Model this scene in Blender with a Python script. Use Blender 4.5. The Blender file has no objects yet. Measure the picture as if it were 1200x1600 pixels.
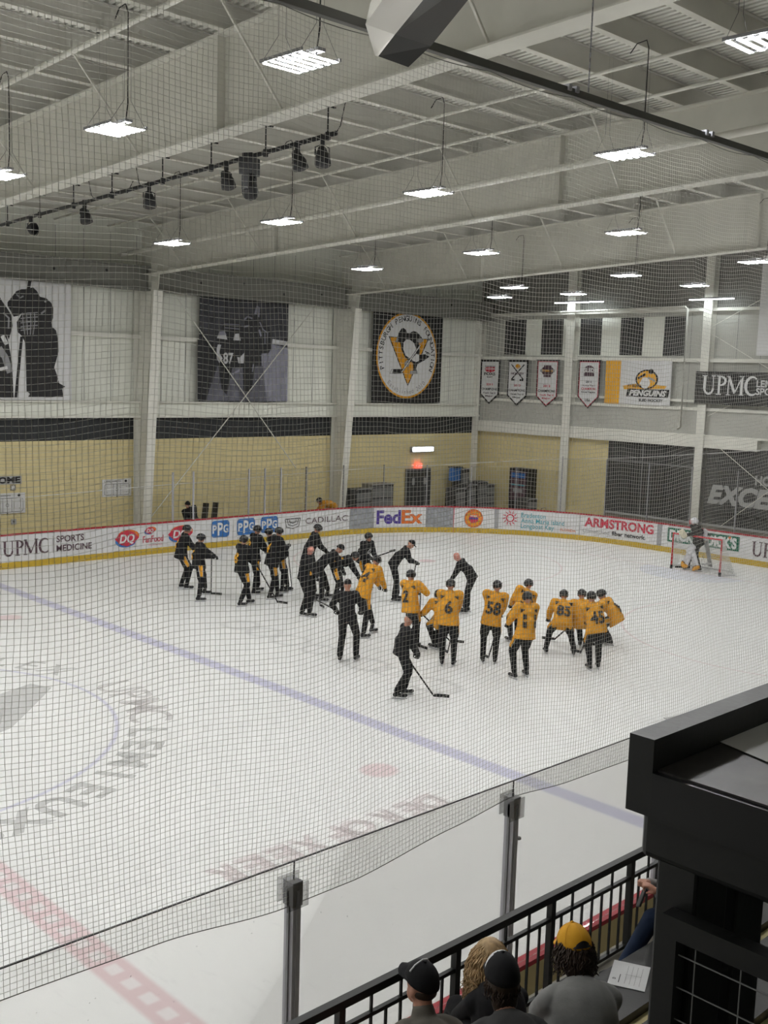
import bpy, math, random
import numpy as np
from mathutils import Vector, Matrix
from mathutils.bvhtree import BVHTree

random.seed(7)
SC = bpy.context.scene
COL = SC.collection
V3 = lambda *a: np.array(a, float)

# ---------------------------------------------------------------- camera, world, exposure
CAM = (-5.359, -18.580, 6.2105)
YAW, PITCH, ROLL, FPX = 0.8061515, -0.12432, 0.0311915, 1679.73
_cy, _sy, _cp, _sp = math.cos(YAW), math.sin(YAW), math.cos(PITCH), math.sin(PITCH)
_f = V3(_cp*_cy, _cp*_sy, _sp); _r0 = V3(_sy, -_cy, 0); _u0 = np.cross(_r0, _f)
_c, _s = math.cos(ROLL), math.sin(ROLL)
_r = _c*_r0 + _s*_u0; _u = -_s*_r0 + _c*_u0
cd = bpy.data.cameras.new('camera'); cam = bpy.data.objects.new('camera', cd); COL.objects.link(cam)
cam.matrix_world = Matrix(((_r[0], _u[0], -_f[0], CAM[0]), (_r[1], _u[1], -_f[1], CAM[1]), (_r[2], _u[2], -_f[2], CAM[2]), (0, 0, 0, 1)))
cd.sensor_fit = 'VERTICAL'; cd.sensor_height = 24.0; cd.lens = 24.0*FPX/1600; cd.clip_start = .05; cd.clip_end = 300
SC.camera = cam
w = bpy.data.worlds.new('world'); SC.world = w; w.use_nodes = True
w.node_tree.nodes['Background'].inputs[0].default_value = (.5, .52, .5, 1)
w.node_tree.nodes['Background'].inputs[1].default_value = .02
vs = SC.view_settings
vs.view_transform = 'Standard'; vs.look = 'None'; vs.gamma = 1; vs.use_curve_mapping = False
vs.exposure = 1.88
TUBE = 48.0            # emission strength of the lamp tubes
CC = V3(*CAM)

def ray(px, py): return _f + (px-600)/FPX*_r - (py-800)/FPX*_u
def hit(px, py, ax, val):
    d = ray(px, py); return CC + d*(val-CC[ax])/d[ax]
def hits(px, py, a, s=-.04):               # plane z = a + s*Y
    d = ray(px, py); return CC + d*(a+s*CC[1]-CC[2])/(d[2]-s*d[1])
def proj(p):
    d = np.asarray(p, float)-CC; k = d@_f
    return 600+FPX*(d@_r)/k, 800-FPX*(d@_u)/k
def ice(px, py): return hit(px, py, 2, 0.0)

# ---------------------------------------------------------------- materials
def lin(c):
    return tuple((x/12.92 if x <= .04045 else ((x+.055)/1.055)**2.4) for x in c)
def rgb(r, g, b): return lin((r/255, g/255, b/255))
MATS = {}
def mat(name, col, rough=.6, metal=0, noise=0, scale=8, emit=0, spec=.4, bump=0):
    m = bpy.data.materials.new(name); m.use_nodes = True; nt = m.node_tree
    b = nt.nodes['Principled BSDF']
    b.inputs['Base Color'].default_value = (*col, 1); b.inputs['Roughness'].default_value = rough
    b.inputs['Metallic'].default_value = metal; b.inputs['Specular IOR Level'].default_value = spec
    if noise or bump:
        tc = nt.nodes.new('ShaderNodeTexCoord'); n = nt.nodes.new('ShaderNodeTexNoise')
        n.inputs['Scale'].default_value = scale; n.inputs['Detail'].default_value = 5
        nt.links.new(tc.outputs['Object'], n.inputs['Vector'])
        if noise:
            mr = nt.nodes.new('ShaderNodeMapRange'); mr.inputs['From Min'].default_value = .3; mr.inputs['From Max'].default_value = .7
            mr.inputs['To Min'].default_value = 1-noise; mr.inputs['To Max'].default_value = 1+noise*.4
            nt.links.new(n.outputs['Fac'], mr.inputs['Value'])
            mx = nt.nodes.new('ShaderNodeVectorMath'); mx.operation = 'SCALE'; mx.inputs[0].default_value = col
            nt.links.new(mr.outputs[0], mx.inputs['Scale']); nt.links.new(mx.outputs[0], b.inputs['Base Color'])
        if bump:
            bp = nt.nodes.new('ShaderNodeBump'); bp.inputs['Strength'].default_value = bump; bp.inputs['Distance'].default_value = .01
            nt.links.new(n.outputs['Fac'], bp.inputs['Height']); nt.links.new(bp.outputs[0], b.inputs['Normal'])
    if emit:
        b.inputs['Emission Color'].default_value = (*col, 1); b.inputs['Emission Strength'].default_value = emit
    MATS[name] = m; return m
DUCTLIT = mat('duct_lit_white', (.86, .84, .79), .5)
WHITE = mat('white_steel', (.76, .75, .68), .5, noise=.06, scale=3)
GIRD = mat('girder_paint', (.70, .69, .62), .55, noise=.08, scale=1.5)
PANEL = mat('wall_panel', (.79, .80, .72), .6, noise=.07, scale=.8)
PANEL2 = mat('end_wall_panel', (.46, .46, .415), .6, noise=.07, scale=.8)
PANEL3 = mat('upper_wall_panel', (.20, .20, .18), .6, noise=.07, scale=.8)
DECKM = mat('roof_deck', (.80, .79, .73), .6, noise=.08, scale=2)
PURL = mat('purlin_paint', (.66, .65, .60), .55, noise=.06, scale=2)
BAND = mat('grey_band', (.22, .218, .195), .6, noise=.08, scale=2)
SLAB = mat('slab_black', (.004, .004, .0045), .35)
TAN = mat('tan_block', (.68, .585, .315), .7, noise=.06, scale=2)
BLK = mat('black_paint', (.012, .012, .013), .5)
STRIPE = mat('black_stripe', (.02, .022, .024), .5)
DGREY = mat('dark_grey', (.05, .05, .05), .5)
MGREY = mat('mid_grey', (.2, .2, .2), .5)
LGREY = mat('light_grey', (.42, .42, .42), .5)
BWHITE = mat('board_white', (.66, .66, .66), .3, noise=.05, scale=4)
BGREY = mat('board_grey', (.30, .31, .33), .4, noise=.35, scale=6)
KICK = mat('kick_gold', (.50, .34, .035), .4)
CAPR = mat('cap_red', (.38, .02, .035), .4)
AL = mat('aluminium', (.50, .50, .54), .4, metal=.1)
ALD = mat('bracket_grey', (.27, .27, .28), .4, metal=.1)
GOLD = mat('gold_cloth', (.68, .31, .018), .8, noise=.12, scale=14, bump=.3)
GOLDP = mat('gold_print', (.75, .38, .03), .6)
BCLOTH = mat('black_cloth', (.0055, .0055, .007), .85, bump=.4, scale=14)
BSHINY = mat('black_gloss', (.012, .012, .014), .3)
SKIN = mat('skin', (.50, .25, .17), .55)
PINK = mat('skin_pink', (.58, .26, .21), .5)
PRW = mat('print_white', (.68, .68, .68), .5)
PRD = mat('print_dark', (.014, .013, .014), .5)
PRM = mat('print_maroon', (.09, .05, .065), .5)
PRR = mat('print_red', (.50, .03, .06), .5)
PRB = mat('print_blue', (.03, .14, .40), .5)
PRP = mat('print_purple', (.07, .04, .25), .5)
PRO = mat('print_orange', (.65, .15, .02), .5)
PRT = mat('print_teal', (.05, .30, .36), .5)
PRG = mat('print_green', (.01, .12, .07), .5)
PRS = mat('print_silver', (.30, .30, .31), .5)
GOALR = mat('goal_red', (.50, .02, .03), .4)
NETW = mat('net_white', (.62, .62, .60), .8)
NETM = mat('net_cord', (.62, .61, .56), .8)
NETM2 = mat('net_border', (.2, .2, .18), .8)
PADW = mat('pad_white', (.62, .62, .64), .6)
WOOD = mat('stick_cream', (.6, .55, .42), .6)
CONC = mat('concrete', (.28, .26, .22), .85, noise=.15, scale=3)
COUNTER = mat('counter_stone', (.045, .041, .038), .38, noise=.45, scale=16)
RAILM = mat('rail_paint', (.014, .015, .014), .4)
CHAR = mat('charcoal_paint', (.008, .0085, .008), .42, bump=.06, scale=60)
TRACKM = mat('rail_grey', (.15, .15, .14), .5)
PAPER = mat('paper', (.62, .62, .62), .8)
DENIM = mat('denim', (.012, .025, .06), .85)
TEE = mat('grey_tee', (.23, .23, .225), .9, noise=.1, scale=12, bump=.6)
TAUPE = mat('taupe_shirt', (.13, .12, .10), .9, noise=.1, scale=12, bump=.6)
DTEE = mat('dark_tee', (.045, .045, .045), .9, bump=.6, scale=12)
HOODM = mat('grey_hood', (.30, .29, .28), .9, noise=.15, scale=12, bump=.8)
YCAP = mat('yellow_cap', (.72, .36, .012), .75, bump=.2, scale=80)
BLOND = mat('blond_hair', (.50, .34, .17), .5, noise=.3, scale=30)
BROWN = mat('brown_hair', (.035, .02, .012), .5)
TUBEM = mat('lamp_tube', (1, 1, 1), .5, emit=TUBE)
LEDM = mat('led_strip', (.9, .97, 1), .5, emit=7)
EXITM = mat('exit_red', (1, .05, .03), .5, emit=1.6)

def glass_mat(name, tint, refl):
    m = bpy.data.materials.new(name); m.use_nodes = True; nt = m.node_tree; nt.nodes.clear()
    o = nt.nodes.new('ShaderNodeOutputMaterial'); t = nt.nodes.new('ShaderNodeBsdfTransparent'); g = nt.nodes.new('ShaderNodeBsdfGlossy')
    mx = nt.nodes.new('ShaderNodeMixShader'); fr = nt.nodes.new('ShaderNodeFresnel'); mu = nt.nodes.new('ShaderNodeMath')
    t.inputs[0].default_value = (*tint, 1); g.inputs['Roughness'].default_value = .03; fr.inputs[0].default_value = 1.35
    mu.operation = 'MULTIPLY'; mu.inputs[1].default_value = refl
    nt.links.new(fr.outputs[0], mu.inputs[0]); nt.links.new(mu.outputs[0], mx.inputs[0])
    nt.links.new(t.outputs[0], mx.inputs[1]); nt.links.new(g.outputs[0], mx.inputs[2]); nt.links.new(mx.outputs[0], o.inputs[0])
    return m
GLASS = glass_mat('rink_glass', (.955, .955, .95), .35)
PLASTIC = glass_mat('clear_plastic', (.8, .8, .8), .5)

# ---------------------------------------------------------------- mesh helper
class MB:
    def __init__(s): s.v = []; s.f = []; s.m = []; s.mats = []
    def mi(s, m):
        if m not in s.mats: s.mats.append(m)
        return s.mats.index(m)
    def add(s, vs, fs, m):
        o = len(s.v); k = s.mi(m)
        s.v += [tuple(float(c) for c in p) for p in vs]
        for f in fs: s.f.append(tuple(i+o for i in f)); s.m.append(k)
    def box(s, a, b, m, M=None):
        (x0, y0, z0), (x1, y1, z1) = a, b
        vs = [V3(x, y, z) for z in (z0, z1) for y in (y0, y1) for x in (x0, x1)]
        if M is not None: vs = [np.array(M @ Vector(p)) for p in vs]
        s.add(vs, [(0, 2, 3, 1), (4, 5, 7, 6), (0, 1, 5, 4), (2, 6, 7, 3), (0, 4, 6, 2), (1, 3, 7, 5)], m)
    def bar(s, p0, p1, w, h, m, up=(0, 0, 1)):
        p0, p1 = V3(*p0), V3(*p1); d = p1-p0; d /= np.linalg.norm(d); up = V3(*up)
        a = np.cross(d, up); a /= np.linalg.norm(a); b = np.cross(a, d)
        vs = [p+a*x*w/2+b*y*h/2 for p in (p0, p1) for x, y in ((-1, -1), (1, -1), (1, 1), (-1, 1))]
        s.add(vs, [(0, 1, 2, 3), (7, 6, 5, 4), (0, 4, 5, 1), (1, 5, 6, 2), (2, 6, 7, 3), (3, 7, 4, 0)], m)
    def tube(s, pts, r, m, n=8, cap=True):
        pts = [V3(*p) for p in pts]; k = len(pts)
        if not hasattr(r, '__len__'): r = [r]*k
        d0 = pts[1]-pts[0]; ref = V3(0, 0, 1) if abs(d0[2]) < .9*np.linalg.norm(d0) else V3(1, 0, 0)
        vs = []
        for i, p in enumerate(pts):
            d = pts[min(i+1, k-1)]-pts[max(i-1, 0)]; d = d/(np.linalg.norm(d)+1e-9)
            a = np.cross(d, ref); a /= np.linalg.norm(a)+1e-9; b = np.cross(d, a)
            for j in range(n):
                t = 2*math.pi*j/n; vs.append(p+r[i]*(a*math.cos(t)+b*math.sin(t)))
        fs = [(i*n+j, i*n+(j+1) % n, (i+1)*n+(j+1) % n, (i+1)*n+j) for i in range(k-1) for j in range(n)]
        if cap: fs += [tuple(range(n))[::-1], tuple((k-1)*n+j for j in range(n))]
        s.add(vs, fs, m)
    def ell(s, c, r, m, R=None, nu=12, nv=8):
        c = V3(*c); R = np.eye(3) if R is None else R
        vs = [c+R@V3(0, 0, r[2])]
        for i in range(1, nv):
            t = math.pi*i/nv
            for j in range(nu):
                a = 2*math.pi*j/nu; vs.append(c+R@V3(r[0]*math.sin(t)*math.cos(a), r[1]*math.sin(t)*math.sin(a), r[2]*math.cos(t)))
        vs.append(c-R@V3(0, 0, r[2])); L = len(vs)-1
        fs = [(0, 1+j, 1+(j+1) % nu) for j in range(nu)]
        fs += [(1+i*nu+j, 1+(i+1)*nu+j, 1+(i+1)*nu+(j+1) % nu, 1+i*nu+(j+1) % nu) for i in range(nv-2) for j in range(nu)]
        fs += [(L, 1+(nv-2)*nu+(j+1) % nu, 1+(nv-2)*nu+j) for j in range(nu)]
        s.add(vs, fs, m)
    def cap(s, p0, p1, r0, r1, m, n=10):              # tapered capsule
        p0, p1 = V3(*p0), V3(*p1); d = p1-p0; L = np.linalg.norm(d)
        if L < 1e-6: d = V3(0, 0, 1); L = 1e-6; 
        d = d/np.linalg.norm(d) if np.linalg.norm(d) > 0 else V3(0, 0, 1)
        pts = []; rr = []
        for t in (-1, -.8, -.5, 0): pts.append(p0+d*t*r0*.999); rr.append(max(r0*math.sqrt(max(0, 1-t*t)), .001))
        for t in (0, .5, .8, 1): pts.append(p1+d*t*r1*.999); rr.append(max(r1*math.sqrt(max(0, 1-t*t)), .001))
        s.tube(pts, rr, m, n)
    def elltube(s, secs, m, n=20):
        vs = []; k = len(secs)
        for c, ax, ay, R in secs:
            for j in range(n): t = 2*math.pi*j/n; vs.append(V3(*c)+R@V3(ax*math.cos(t), ay*math.sin(t), 0))
        fs = [(i*n+j, i*n+(j+1) % n, (i+1)*n+(j+1) % n, (i+1)*n+j) for i in range(k-1) for j in range(n)]
        fs += [tuple(range(n))[::-1], tuple((k-1)*n+j for j in range(n))]; s.add(vs, fs, m)
    def prism(s, poly, y0, y1, m, F=None):           # polygon in x,z extruded along y
        F = F or (lambda x, y, z: (x, y, z)); n = len(poly)
        vs = [F(x, y0, z) for x, z in poly]+[F(x, y1, z) for x, z in poly]
        fs = [tuple(range(n)), tuple(range(2*n-1, n-1, -1))]+[(i, n+i, n+(i+1) % n, (i+1) % n) for i in range(n)]
        s.add(vs, fs, m)
    def build(s, name, parent=None, smooth=False, loc=None):
        me = bpy.data.meshes.new(name); me.from_pydata(s.v, [], s.f)
        for m in s.mats: me.materials.append(m)
        me.polygons.foreach_set('material_index', s.m)
        if smooth: me.polygons.foreach_set('use_smooth', [True]*len(s.f))
        me.update()
        return link(name, me, parent, loc)
def link(name, me, parent=None, loc=None):
    o = bpy.data.objects.new(name, me); COL.objects.link(o)
    if parent: o.parent = parent
    if loc is not None: o.location = tuple(float(c) for c in loc)
    return o
def tag(o, label=None, cat=None, group=None, kind=None):
    if label: o['label'] = label
    if cat: o['category'] = cat
    if group: o['group'] = group
    if kind: o['kind'] = kind
    return o
def thing(name, label, cat, loc=(0, 0, 0), rz=0, group=None):
    o = bpy.data.objects.new(name, None); COL.objects.link(o); o.location = tuple(float(c) for c in loc); o.rotation_euler = (0, 0, rz)
    return tag(o, label, cat, group)
def struct(o): o['kind'] = 'structure'; return o
def dup(root, loc=None, rz=None, label=None, group=None):
    def cp(o, par):
        c = o.copy(); COL.objects.link(c); c.parent = par
        for ch in [x for x in KIDS(o)]: cp(ch, c)
        return c
    KIDS = lambda o: list(o.children)
    r = cp(root, None)
    if loc is not None: r.location = tuple(float(c) for c in loc)
    if rz is not None: r.rotation_euler = (0, 0, rz)
    if label: r['label'] = label
    if group: r['group'] = group
    return r

_DG = []
def remesh(mb, name, mats, voxel=.02, smooth=4, parent=None, sm=True):
    """one continuous surface from overlapping closed pieces"""
    me = bpy.data.meshes.new(name); me.from_pydata(mb.v, [], mb.f); me.update()
    o = bpy.data.objects.new(name, me); COL.objects.link(o)
    m = o.modifiers.new('r', 'REMESH'); m.mode = 'VOXEL'; m.voxel_size = voxel
    if smooth:
        q = o.modifiers.new('s', 'SMOOTH'); q.iterations = smooth; q.factor = .5
    bpy.context.view_layer.update(); dg = bpy.context.evaluated_depsgraph_get()
    nm = bpy.data.meshes.new_from_object(o.evaluated_get(dg), depsgraph=dg)
    bpy.data.objects.remove(o); bpy.data.meshes.remove(me)
    nm.name = name; nm.materials.clear()
    for x in (mats if isinstance(mats, (list, tuple)) else [mats]): nm.materials.append(x)
    nm.polygons.foreach_set('use_smooth', [sm]*len(nm.polygons)); nm.update()
    if parent is None: return nm
    return link(name, nm, parent)

_TX = {}
def text_geo(s, bold=0, shear=0, res=3):
    key = (s, bold, shear, res)
    if key in _TX: return _TX[key]
    c = bpy.data.curves.new('t', 'FONT'); c.body = s; c.size = 1; c.offset = bold; c.shear = shear; c.resolution_u = res; c.align_x = 'LEFT'
    o = bpy.data.objects.new('t', c); me = bpy.data.meshes.new_from_object(o)
    vs = [(v.co.x, v.co.y) for v in me.vertices]; fs = [tuple(p.vertices) for p in me.polygons]
    bpy.data.objects.remove(o); bpy.data.curves.remove(c); bpy.data.meshes.remove(me)
    if vs:
        x0 = min(v[0] for v in vs); y0 = 0.0; x1 = max(v[0] for v in vs); y1 = max(v[1] for v in vs)
    else: x0 = y0 = 0; x1 = y1 = 1
    _TX[key] = (vs, fs, x0, y0, x1, y1); return _TX[key]

class Sign(MB):
    """drawing on a surface: local x to the right, z up, F maps (x, z, off) to 3D"""
    def __init__(s, F=None): super().__init__(); s.F = F or (lambda x, z, o: (x, -o, z))
    def poly(s, pts, m, off): s.add([s.F(x, z, off) for x, z in pts], [tuple(range(len(pts)))], m)
    def rect(s, x0, z0, x1, z1, m, off):
        n = max(1, int(abs(x1-x0)/.12)) if s.F.__name__ == 'bdF' else max(1, int(abs(x1-x0)/2))
        xs = [x0+(x1-x0)*i/n for i in range(n+1)]
        vs = [s.F(x, z0, off) for x in xs]+[s.F(x, z1, off) for x in xs]
        s.add(vs, [(i, i+1, n+2+i, n+1+i) for i in range(n)], m)
    def slab(s, x0, z0, x1, z1, th, m):
        n = max(1, int(abs(x1-x0)/.5)); xs = [x0+(x1-x0)*i/n for i in range(n+1)]
        vs = []
        for x in xs: vs += [s.F(x, z0, 0), s.F(x, z1, 0), s.F(x, z1, th), s.F(x, z0, th)]
        fs = [(4*i+a, 4*i+(a+1) % 4, 4*i+4+(a+1) % 4, 4*i+4+a) for i in range(n) for a in range(4)]
        fs += [(0, 1, 2, 3), (4*n+3, 4*n+2, 4*n+1, 4*n)]
        s.add(vs, fs, m)
    def oval(s, cx, cz, rx, rz, m, off, n=40): s.poly([(cx+rx*math.cos(2*math.pi*i/n), cz+rz*math.sin(2*math.pi*i/n)) for i in range(n)], m, off)
    def stroke(s, pts, ws, m, off):
        k = len(pts); pts = [np.array(p, float) for p in pts]
        if not hasattr(ws, '__len__'): ws = [ws]*k
        L = []; R = []
        for i, p in enumerate(pts):
            d = pts[min(i+1, k-1)]-pts[max(i-1, 0)]; d = d/(np.linalg.norm(d)+1e-9); nn = np.array([-d[1], d[0]])
            L.append(p+nn*ws[i]/2); R.append(p-nn*ws[i]/2)
        vs = [s.F(a[0], a[1], off) for a in L]+[s.F(a[0], a[1], off) for a in R]
        s.add(vs, [(i, i+1, k+i+1, k+i) for i in range(k-1)], m)
    def arc(s, cx, cz, rx, rz, a0, a1, w, m, off, n=24, w1=None):
        pts = []; ws = []
        for i in range(n+1):
            t = i/n; a = math.radians(a0+(a1-a0)*t); pts.append((cx+rx*math.cos(a), cz+rz*math.sin(a)))
            ws.append(w if w1 is None else w+(w1-w)*math.sin(math.pi*t))
        s.stroke(pts, ws, m, off)
    def text(s, t, x, z, h, m, off, width=None, align='l', bold=0, shear=0, rot=0):
        vs, fs, x0, y0, x1, y1 = text_geo(t, bold, shear); k = h/.70
        kx = k if width is None else width/(x1-x0); W = (x1-x0)*kx
        ox = {'l': 0, 'c': -W/2, 'r': -W}[align]; c, sn = math.cos(rot), math.sin(rot)
        P = []
        for a, b in vs:
            u = (a-x0)*kx+ox; v = b*k; P.append(s.F(x+c*u-sn*v, z+sn*u+c*v, off))
        s.add(P, fs, m); return W
    def arctext(s, t, cx, cz, rx, rz, a_mid, h, m, off, adv, bold=.01, inside=False):
        """letters along an ellipse, clockwise, tops outward (inside: counter-clockwise, tops inward)"""
        n = len(t)
        for i, ch in enumerate(t):
            if ch == ' ': continue
            q = (i-(n-1)/2)*adv; a = math.radians(a_mid+(q if inside else -q))
            x, z = cx+rx*math.cos(a), cz+rz*math.sin(a)
            rot = math.atan2(rx*math.cos(a), -rz*math.sin(a)) if inside else math.atan2(-rx*math.cos(a), rz*math.sin(a))
            s.text(ch, x, z, h, m, off, align='c', bold=bold, rot=rot)
    def upmc(s, x, z, h, m, off, k=1.0):
        """serif capitals U P M C, about 3.3 h wide"""
        T, t = .15*h, .06*h
        def sf(cx, cz, wd): s.rect(cx-wd/2, cz-.025*h, cx+wd/2, cz+.025*h, m, off)
        a = x+.14*h; b = x+.66*h
        s.rect(a-T/2, z+.3*h, a+T/2, z+h, m, off); s.rect(b-t/2, z+.3*h, b+t/2, z+h, m, off)
        s.arc((a+b)/2, z+.32*h, (b-a)/2, .30*h, 180, 360, T*.8, m, off); sf(a, z+h, .3*h); sf(b, z+h, .26*h)
        a = x+1.02*h; s.rect(a-T/2, z, a+T/2, z+h, m, off); sf(a, z, .34*h); sf(a-.04*h, z+h, .26*h)
        s.arc(a+.04*h, z+.74*h, .33*h, .24*h, 90, -90, t, m, off, w1=T)
        a = x+1.58*h; b = a+.78*h; c = (a+b)/2
        s.rect(a-t/2, z, a+t/2, z+h, m, off); s.rect(b-T/2, z, b+T/2, z+h, m, off)
        s.stroke([(a, z+h), (c, z+.08*h)], T, m, off); s.stroke([(c, z+.08*h), (b, z+h)], t, m, off); sf(a, z, .24*h); sf(b, z, .3*h); sf(a, z+h, .2*h); sf(b, z+h, .28*h)
        s.arc(x+2.98*h, z+.5*h, .38*h, .48*h, 50, 310, t, m, off, w1=T*1.1)
# ================================================================ SETTING
# ---- rink outline (s runs along the far side, round the far corner, across the end, back along the near side)
XE, RC, YB = 30.19, 8.8, 12.95
S1 = XE-RC; S2 = S1+RC*math.pi/2; S3 = S2+2*(YB-RC); S4 = S3+RC*math.pi/2
def bd(s, z, off=0.0):
    if s < S1: return (s, YB-off, z)
    if s < S2:
        a = math.pi/2-(s-S1)/RC; return (S1+(RC-off)*math.cos(a), YB-RC+(RC-off)*math.sin(a), z)
    if s < S3: return (XE-off, YB-RC-(s-S2), z)
    if s < S4:
        a = -(s-S3)/RC; return (S1+(RC-off)*math.cos(a), -(YB-RC)+(RC-off)*math.sin(a), z)
    return (S1-(s-S4), -YB+off, z)
def s_at(px, z=.55):
    lo, hi = 0.0, S3
    for _ in range(40):
        m = (lo+hi)/2
        if proj(bd(m, z))[0] < px: lo = m
        else: hi = m
    return lo
SMIN, SMAX = -8.0, S4+S1+8.0

# ---- ice
def ice_material():
    m = bpy.data.materials.new('ice'); m.use_nodes = True; nt = m.node_tree; N, L = nt.nodes, nt.links
    b = N['Principled BSDF']; b.inputs['Roughness'].default_value = .42; b.inputs['Specular IOR Level'].default_value = .35
    tc = N.new('ShaderNodeTexCoord'); sp = N.new('ShaderNodeSeparateXYZ')
    # a little wobble makes the lines under the ice soft
    L.new(tc.outputs['Object'], sp.inputs[0]); X, Y = sp.outputs[0], sp.outputs[1]
    def M(op, a, c=None, d=None):
        n = N.new('ShaderNodeMath'); n.operation = op
        for i, v in enumerate((a, c, d)):
            if v is None: continue
            if isinstance(v, (int, float)): n.inputs[i].default_value = v
            else: L.new(v, n.inputs[i])
        return n.outputs[0]
    def SS(v, lo, hi):                       # 1 inside, 0 outside, soft edge
        n = N.new('ShaderNodeMapRange'); n.interpolation_type = 'SMOOTHSTEP'
        n.inputs['From Min'].default_value = lo; n.inputs['From Max'].default_value = hi
        n.inputs['To Min'].default_value = 1; n.inputs['To Max'].default_value = 0
        L.new(v, n.inputs['Value']); return n.outputs[0]
    def dist(cx, cy, sx=1, sy=1):
        a = M('MULTIPLY', M('SUBTRACT', X, cx), 1/sx); c = M('MULTIPLY', M('SUBTRACT', Y, cy), 1/sy)
        return M('SQRT', M('ADD', M('MULTIPLY', a, a), M('MULTIPLY', c, c)))
    def line(v, c, h, soft): return SS(M('ABSOLUTE', M('SUBTRACT', v, c)), h-soft, h+soft)
    def ring(cx, cy, r, h, soft, sx=1, sy=1): return SS(M('ABSOLUTE', M('SUBTRACT', dist(cx, cy, sx, sy), r)), h-soft, h+soft)
    def disc(cx, cy, r, soft): return SS(dist(cx, cy), r-soft, r+soft)
    cur = None
    noi = N.new('ShaderNodeTexNoise'); noi.inputs['Scale'].default_value = .45; noi.inputs['Detail'].default_value = 6; L.new(tc.outputs['Object'], noi.inputs['Vector'])
    base = N.new('ShaderNodeMix'); base.data_type = 'RGBA'; base.inputs[6].default_value = (.74, .745, .73, 1); base.inputs[7].default_value = (.80, .80, .785, 1)
    L.new(noi.outputs['Fac'], base.inputs[0]); cur = base.outputs[2]
    # skate scratches
    mp = N.new('ShaderNodeMapping'); mp.inputs['Scale'].default_value = (3, .9, 1); mp.inputs['Rotation'].default_value = (0, 0, .6)
    L.new(tc.outputs['Object'], mp.inputs[0]); sc = N.new('ShaderNodeTexNoise'); sc.inputs['Scale'].default_value = 4; sc.inputs['Detail'].default_value = 8; sc.inputs['Roughness'].default_value = .7
    L.new(mp.outputs[0], sc.inputs['Vector'])
    def mixc(mask, col, amt):
        nonlocal cur
        n = N.new('ShaderNodeMix'); n.data_type = 'RGBA'; n.inputs[7].default_value = (*col, 1)
        L.new(M('MULTIPLY', mask, amt), n.inputs[0]); L.new(cur, n.inputs[6]); cur = n.outputs[2]
    mixc(SS(sc.outputs['Fac'], .30, .46), (.60, .60, .60), .35)
    blue = (.36, .35, .55); red = (.56, .24, .28); grey = (.34, .34, .33)
    edge = M('MULTIPLY', M('SUBTRACT', noi.outputs['Fac'], .5), .03)
    Xn = M('ADD', X, edge)
    mixc(line(Xn, 7.62, .17, .06), blue, .62); mixc(line(Xn, -7.62, .17, .06), blue, .62)
    # centre line with pale blobs down its middle
    blob = M('ABSOLUTE', M('SUBTRACT', M('FRACT', M('MULTIPLY', Y, 2.9)), .5))
    bm_ = M('MULTIPLY', SS(M('ABSOLUTE', X), .05, .10), SS(blob, .2, .36))
    mixc(M('MULTIPLY', line(Xn, 0, .19, .04), M('SUBTRACT', 1, M('MULTIPLY', bm_, .7))), red, .45)
    mixc(ring(0, 0, 4.57, .035, .035), blue, .55)
    for (cx, cy) in ((6.1, 6.71), (6.1, -6.71), (-6.1, 6.71), (-6.1, -6.71)): mixc(disc(cx, cy, .30, .07), red, .38)
    for cy in (6.71, -6.71):
        mixc(disc(21.03, cy, .3, .06), red, .45); mixc(ring(21.03, cy, 4.57, .03, .03), red, .32)
    mixc(line(Xn, 27.13, .03, .03), red, .4)
    cr = M('MULTIPLY', SS(dist(27.13, 0), 1.80, 1.86), SS(M('MULTIPLY', M('SUBTRACT', X, 27.13), 1), -.01, .01))
    mixc(cr, (.45, .5, .68), .30)
    # worn grey loops of the advert painted inside the blue line
    for (cy, sx, sy) in ((2.7, .42, .45), (1.75, .40, .40), (.75, .40, .48), (-.3, .36, .38), (-1.9, .42, .55), (-2.6, .3, .3), (-3.9, .42, .62)):
        mixc(ring(10.25, cy, 1, .17, .15, sx, sy), grey, .30)
    L.new(cur, b.inputs['Base Color'])
    bp = N.new('ShaderNodeBump'); bp.inputs['Strength'].default_value = .12; bp.inputs['Distance'].default_value = .004
    L.new(sc.outputs['Fac'], bp.inputs['Height']); L.new(bp.outputs[0], b.inputs['Normal'])
    return m
ICE = ice_material()
fl = MB()
out = [bd(s, 0) for s in np.linspace(-30, SMAX+22, 400)]
fl.add([(x, y, 0) for x, y, z in out]+[(x, y, -.1) for x, y, z in out], [tuple(range(len(out)))[::-1]], ICE)
floor = struct(fl.build('floor'))
# letters painted under the ice (belong to the floor)
def soft_mat(name, col, a):
    m = bpy.data.materials.new(name); m.use_nodes = True; nt = m.node_tree; b = nt.nodes['Principled BSDF']
    b.inputs['Base Color'].default_value = (*col, 1); b.inputs['Roughness'].default_value = .42; b.inputs['Alpha'].default_value = a; b.inputs['Specular IOR Level'].default_value = .35
    return m
ICEG = soft_mat('ice_print_grey', (.34, .34, .335), .27); ICER = soft_mat('ice_print_red', (.54, .25, .30), .17)
ICEM = soft_mat('ice_print_mauve', (.42, .36, .37), .24); ICEG2 = soft_mat('ice_print_shadow', (.42, .42, .41), .11)
pr = Sign(lambda x, z, o: (x, z, .002+o))
def ringtext(t, r, a_mid, h, m, adv, bold):
    pr.arctext(t, 0, 0, r, r, a_mid, h, m, 0, adv, bold=bold)
ringtext('UPMC', 4.80, -13, .78, ICEM, 7.4, .004)
ringtext('LEMIEUX', 4.80, -57, .62, ICEG, 7.6, .035)
ringtext('SPORTS', 4.80, -105, .62, ICEG, 7.6, .03)
ringtext('COMPLEX', 4.80, 42, .62, ICEG, 7.6, .01)
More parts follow.
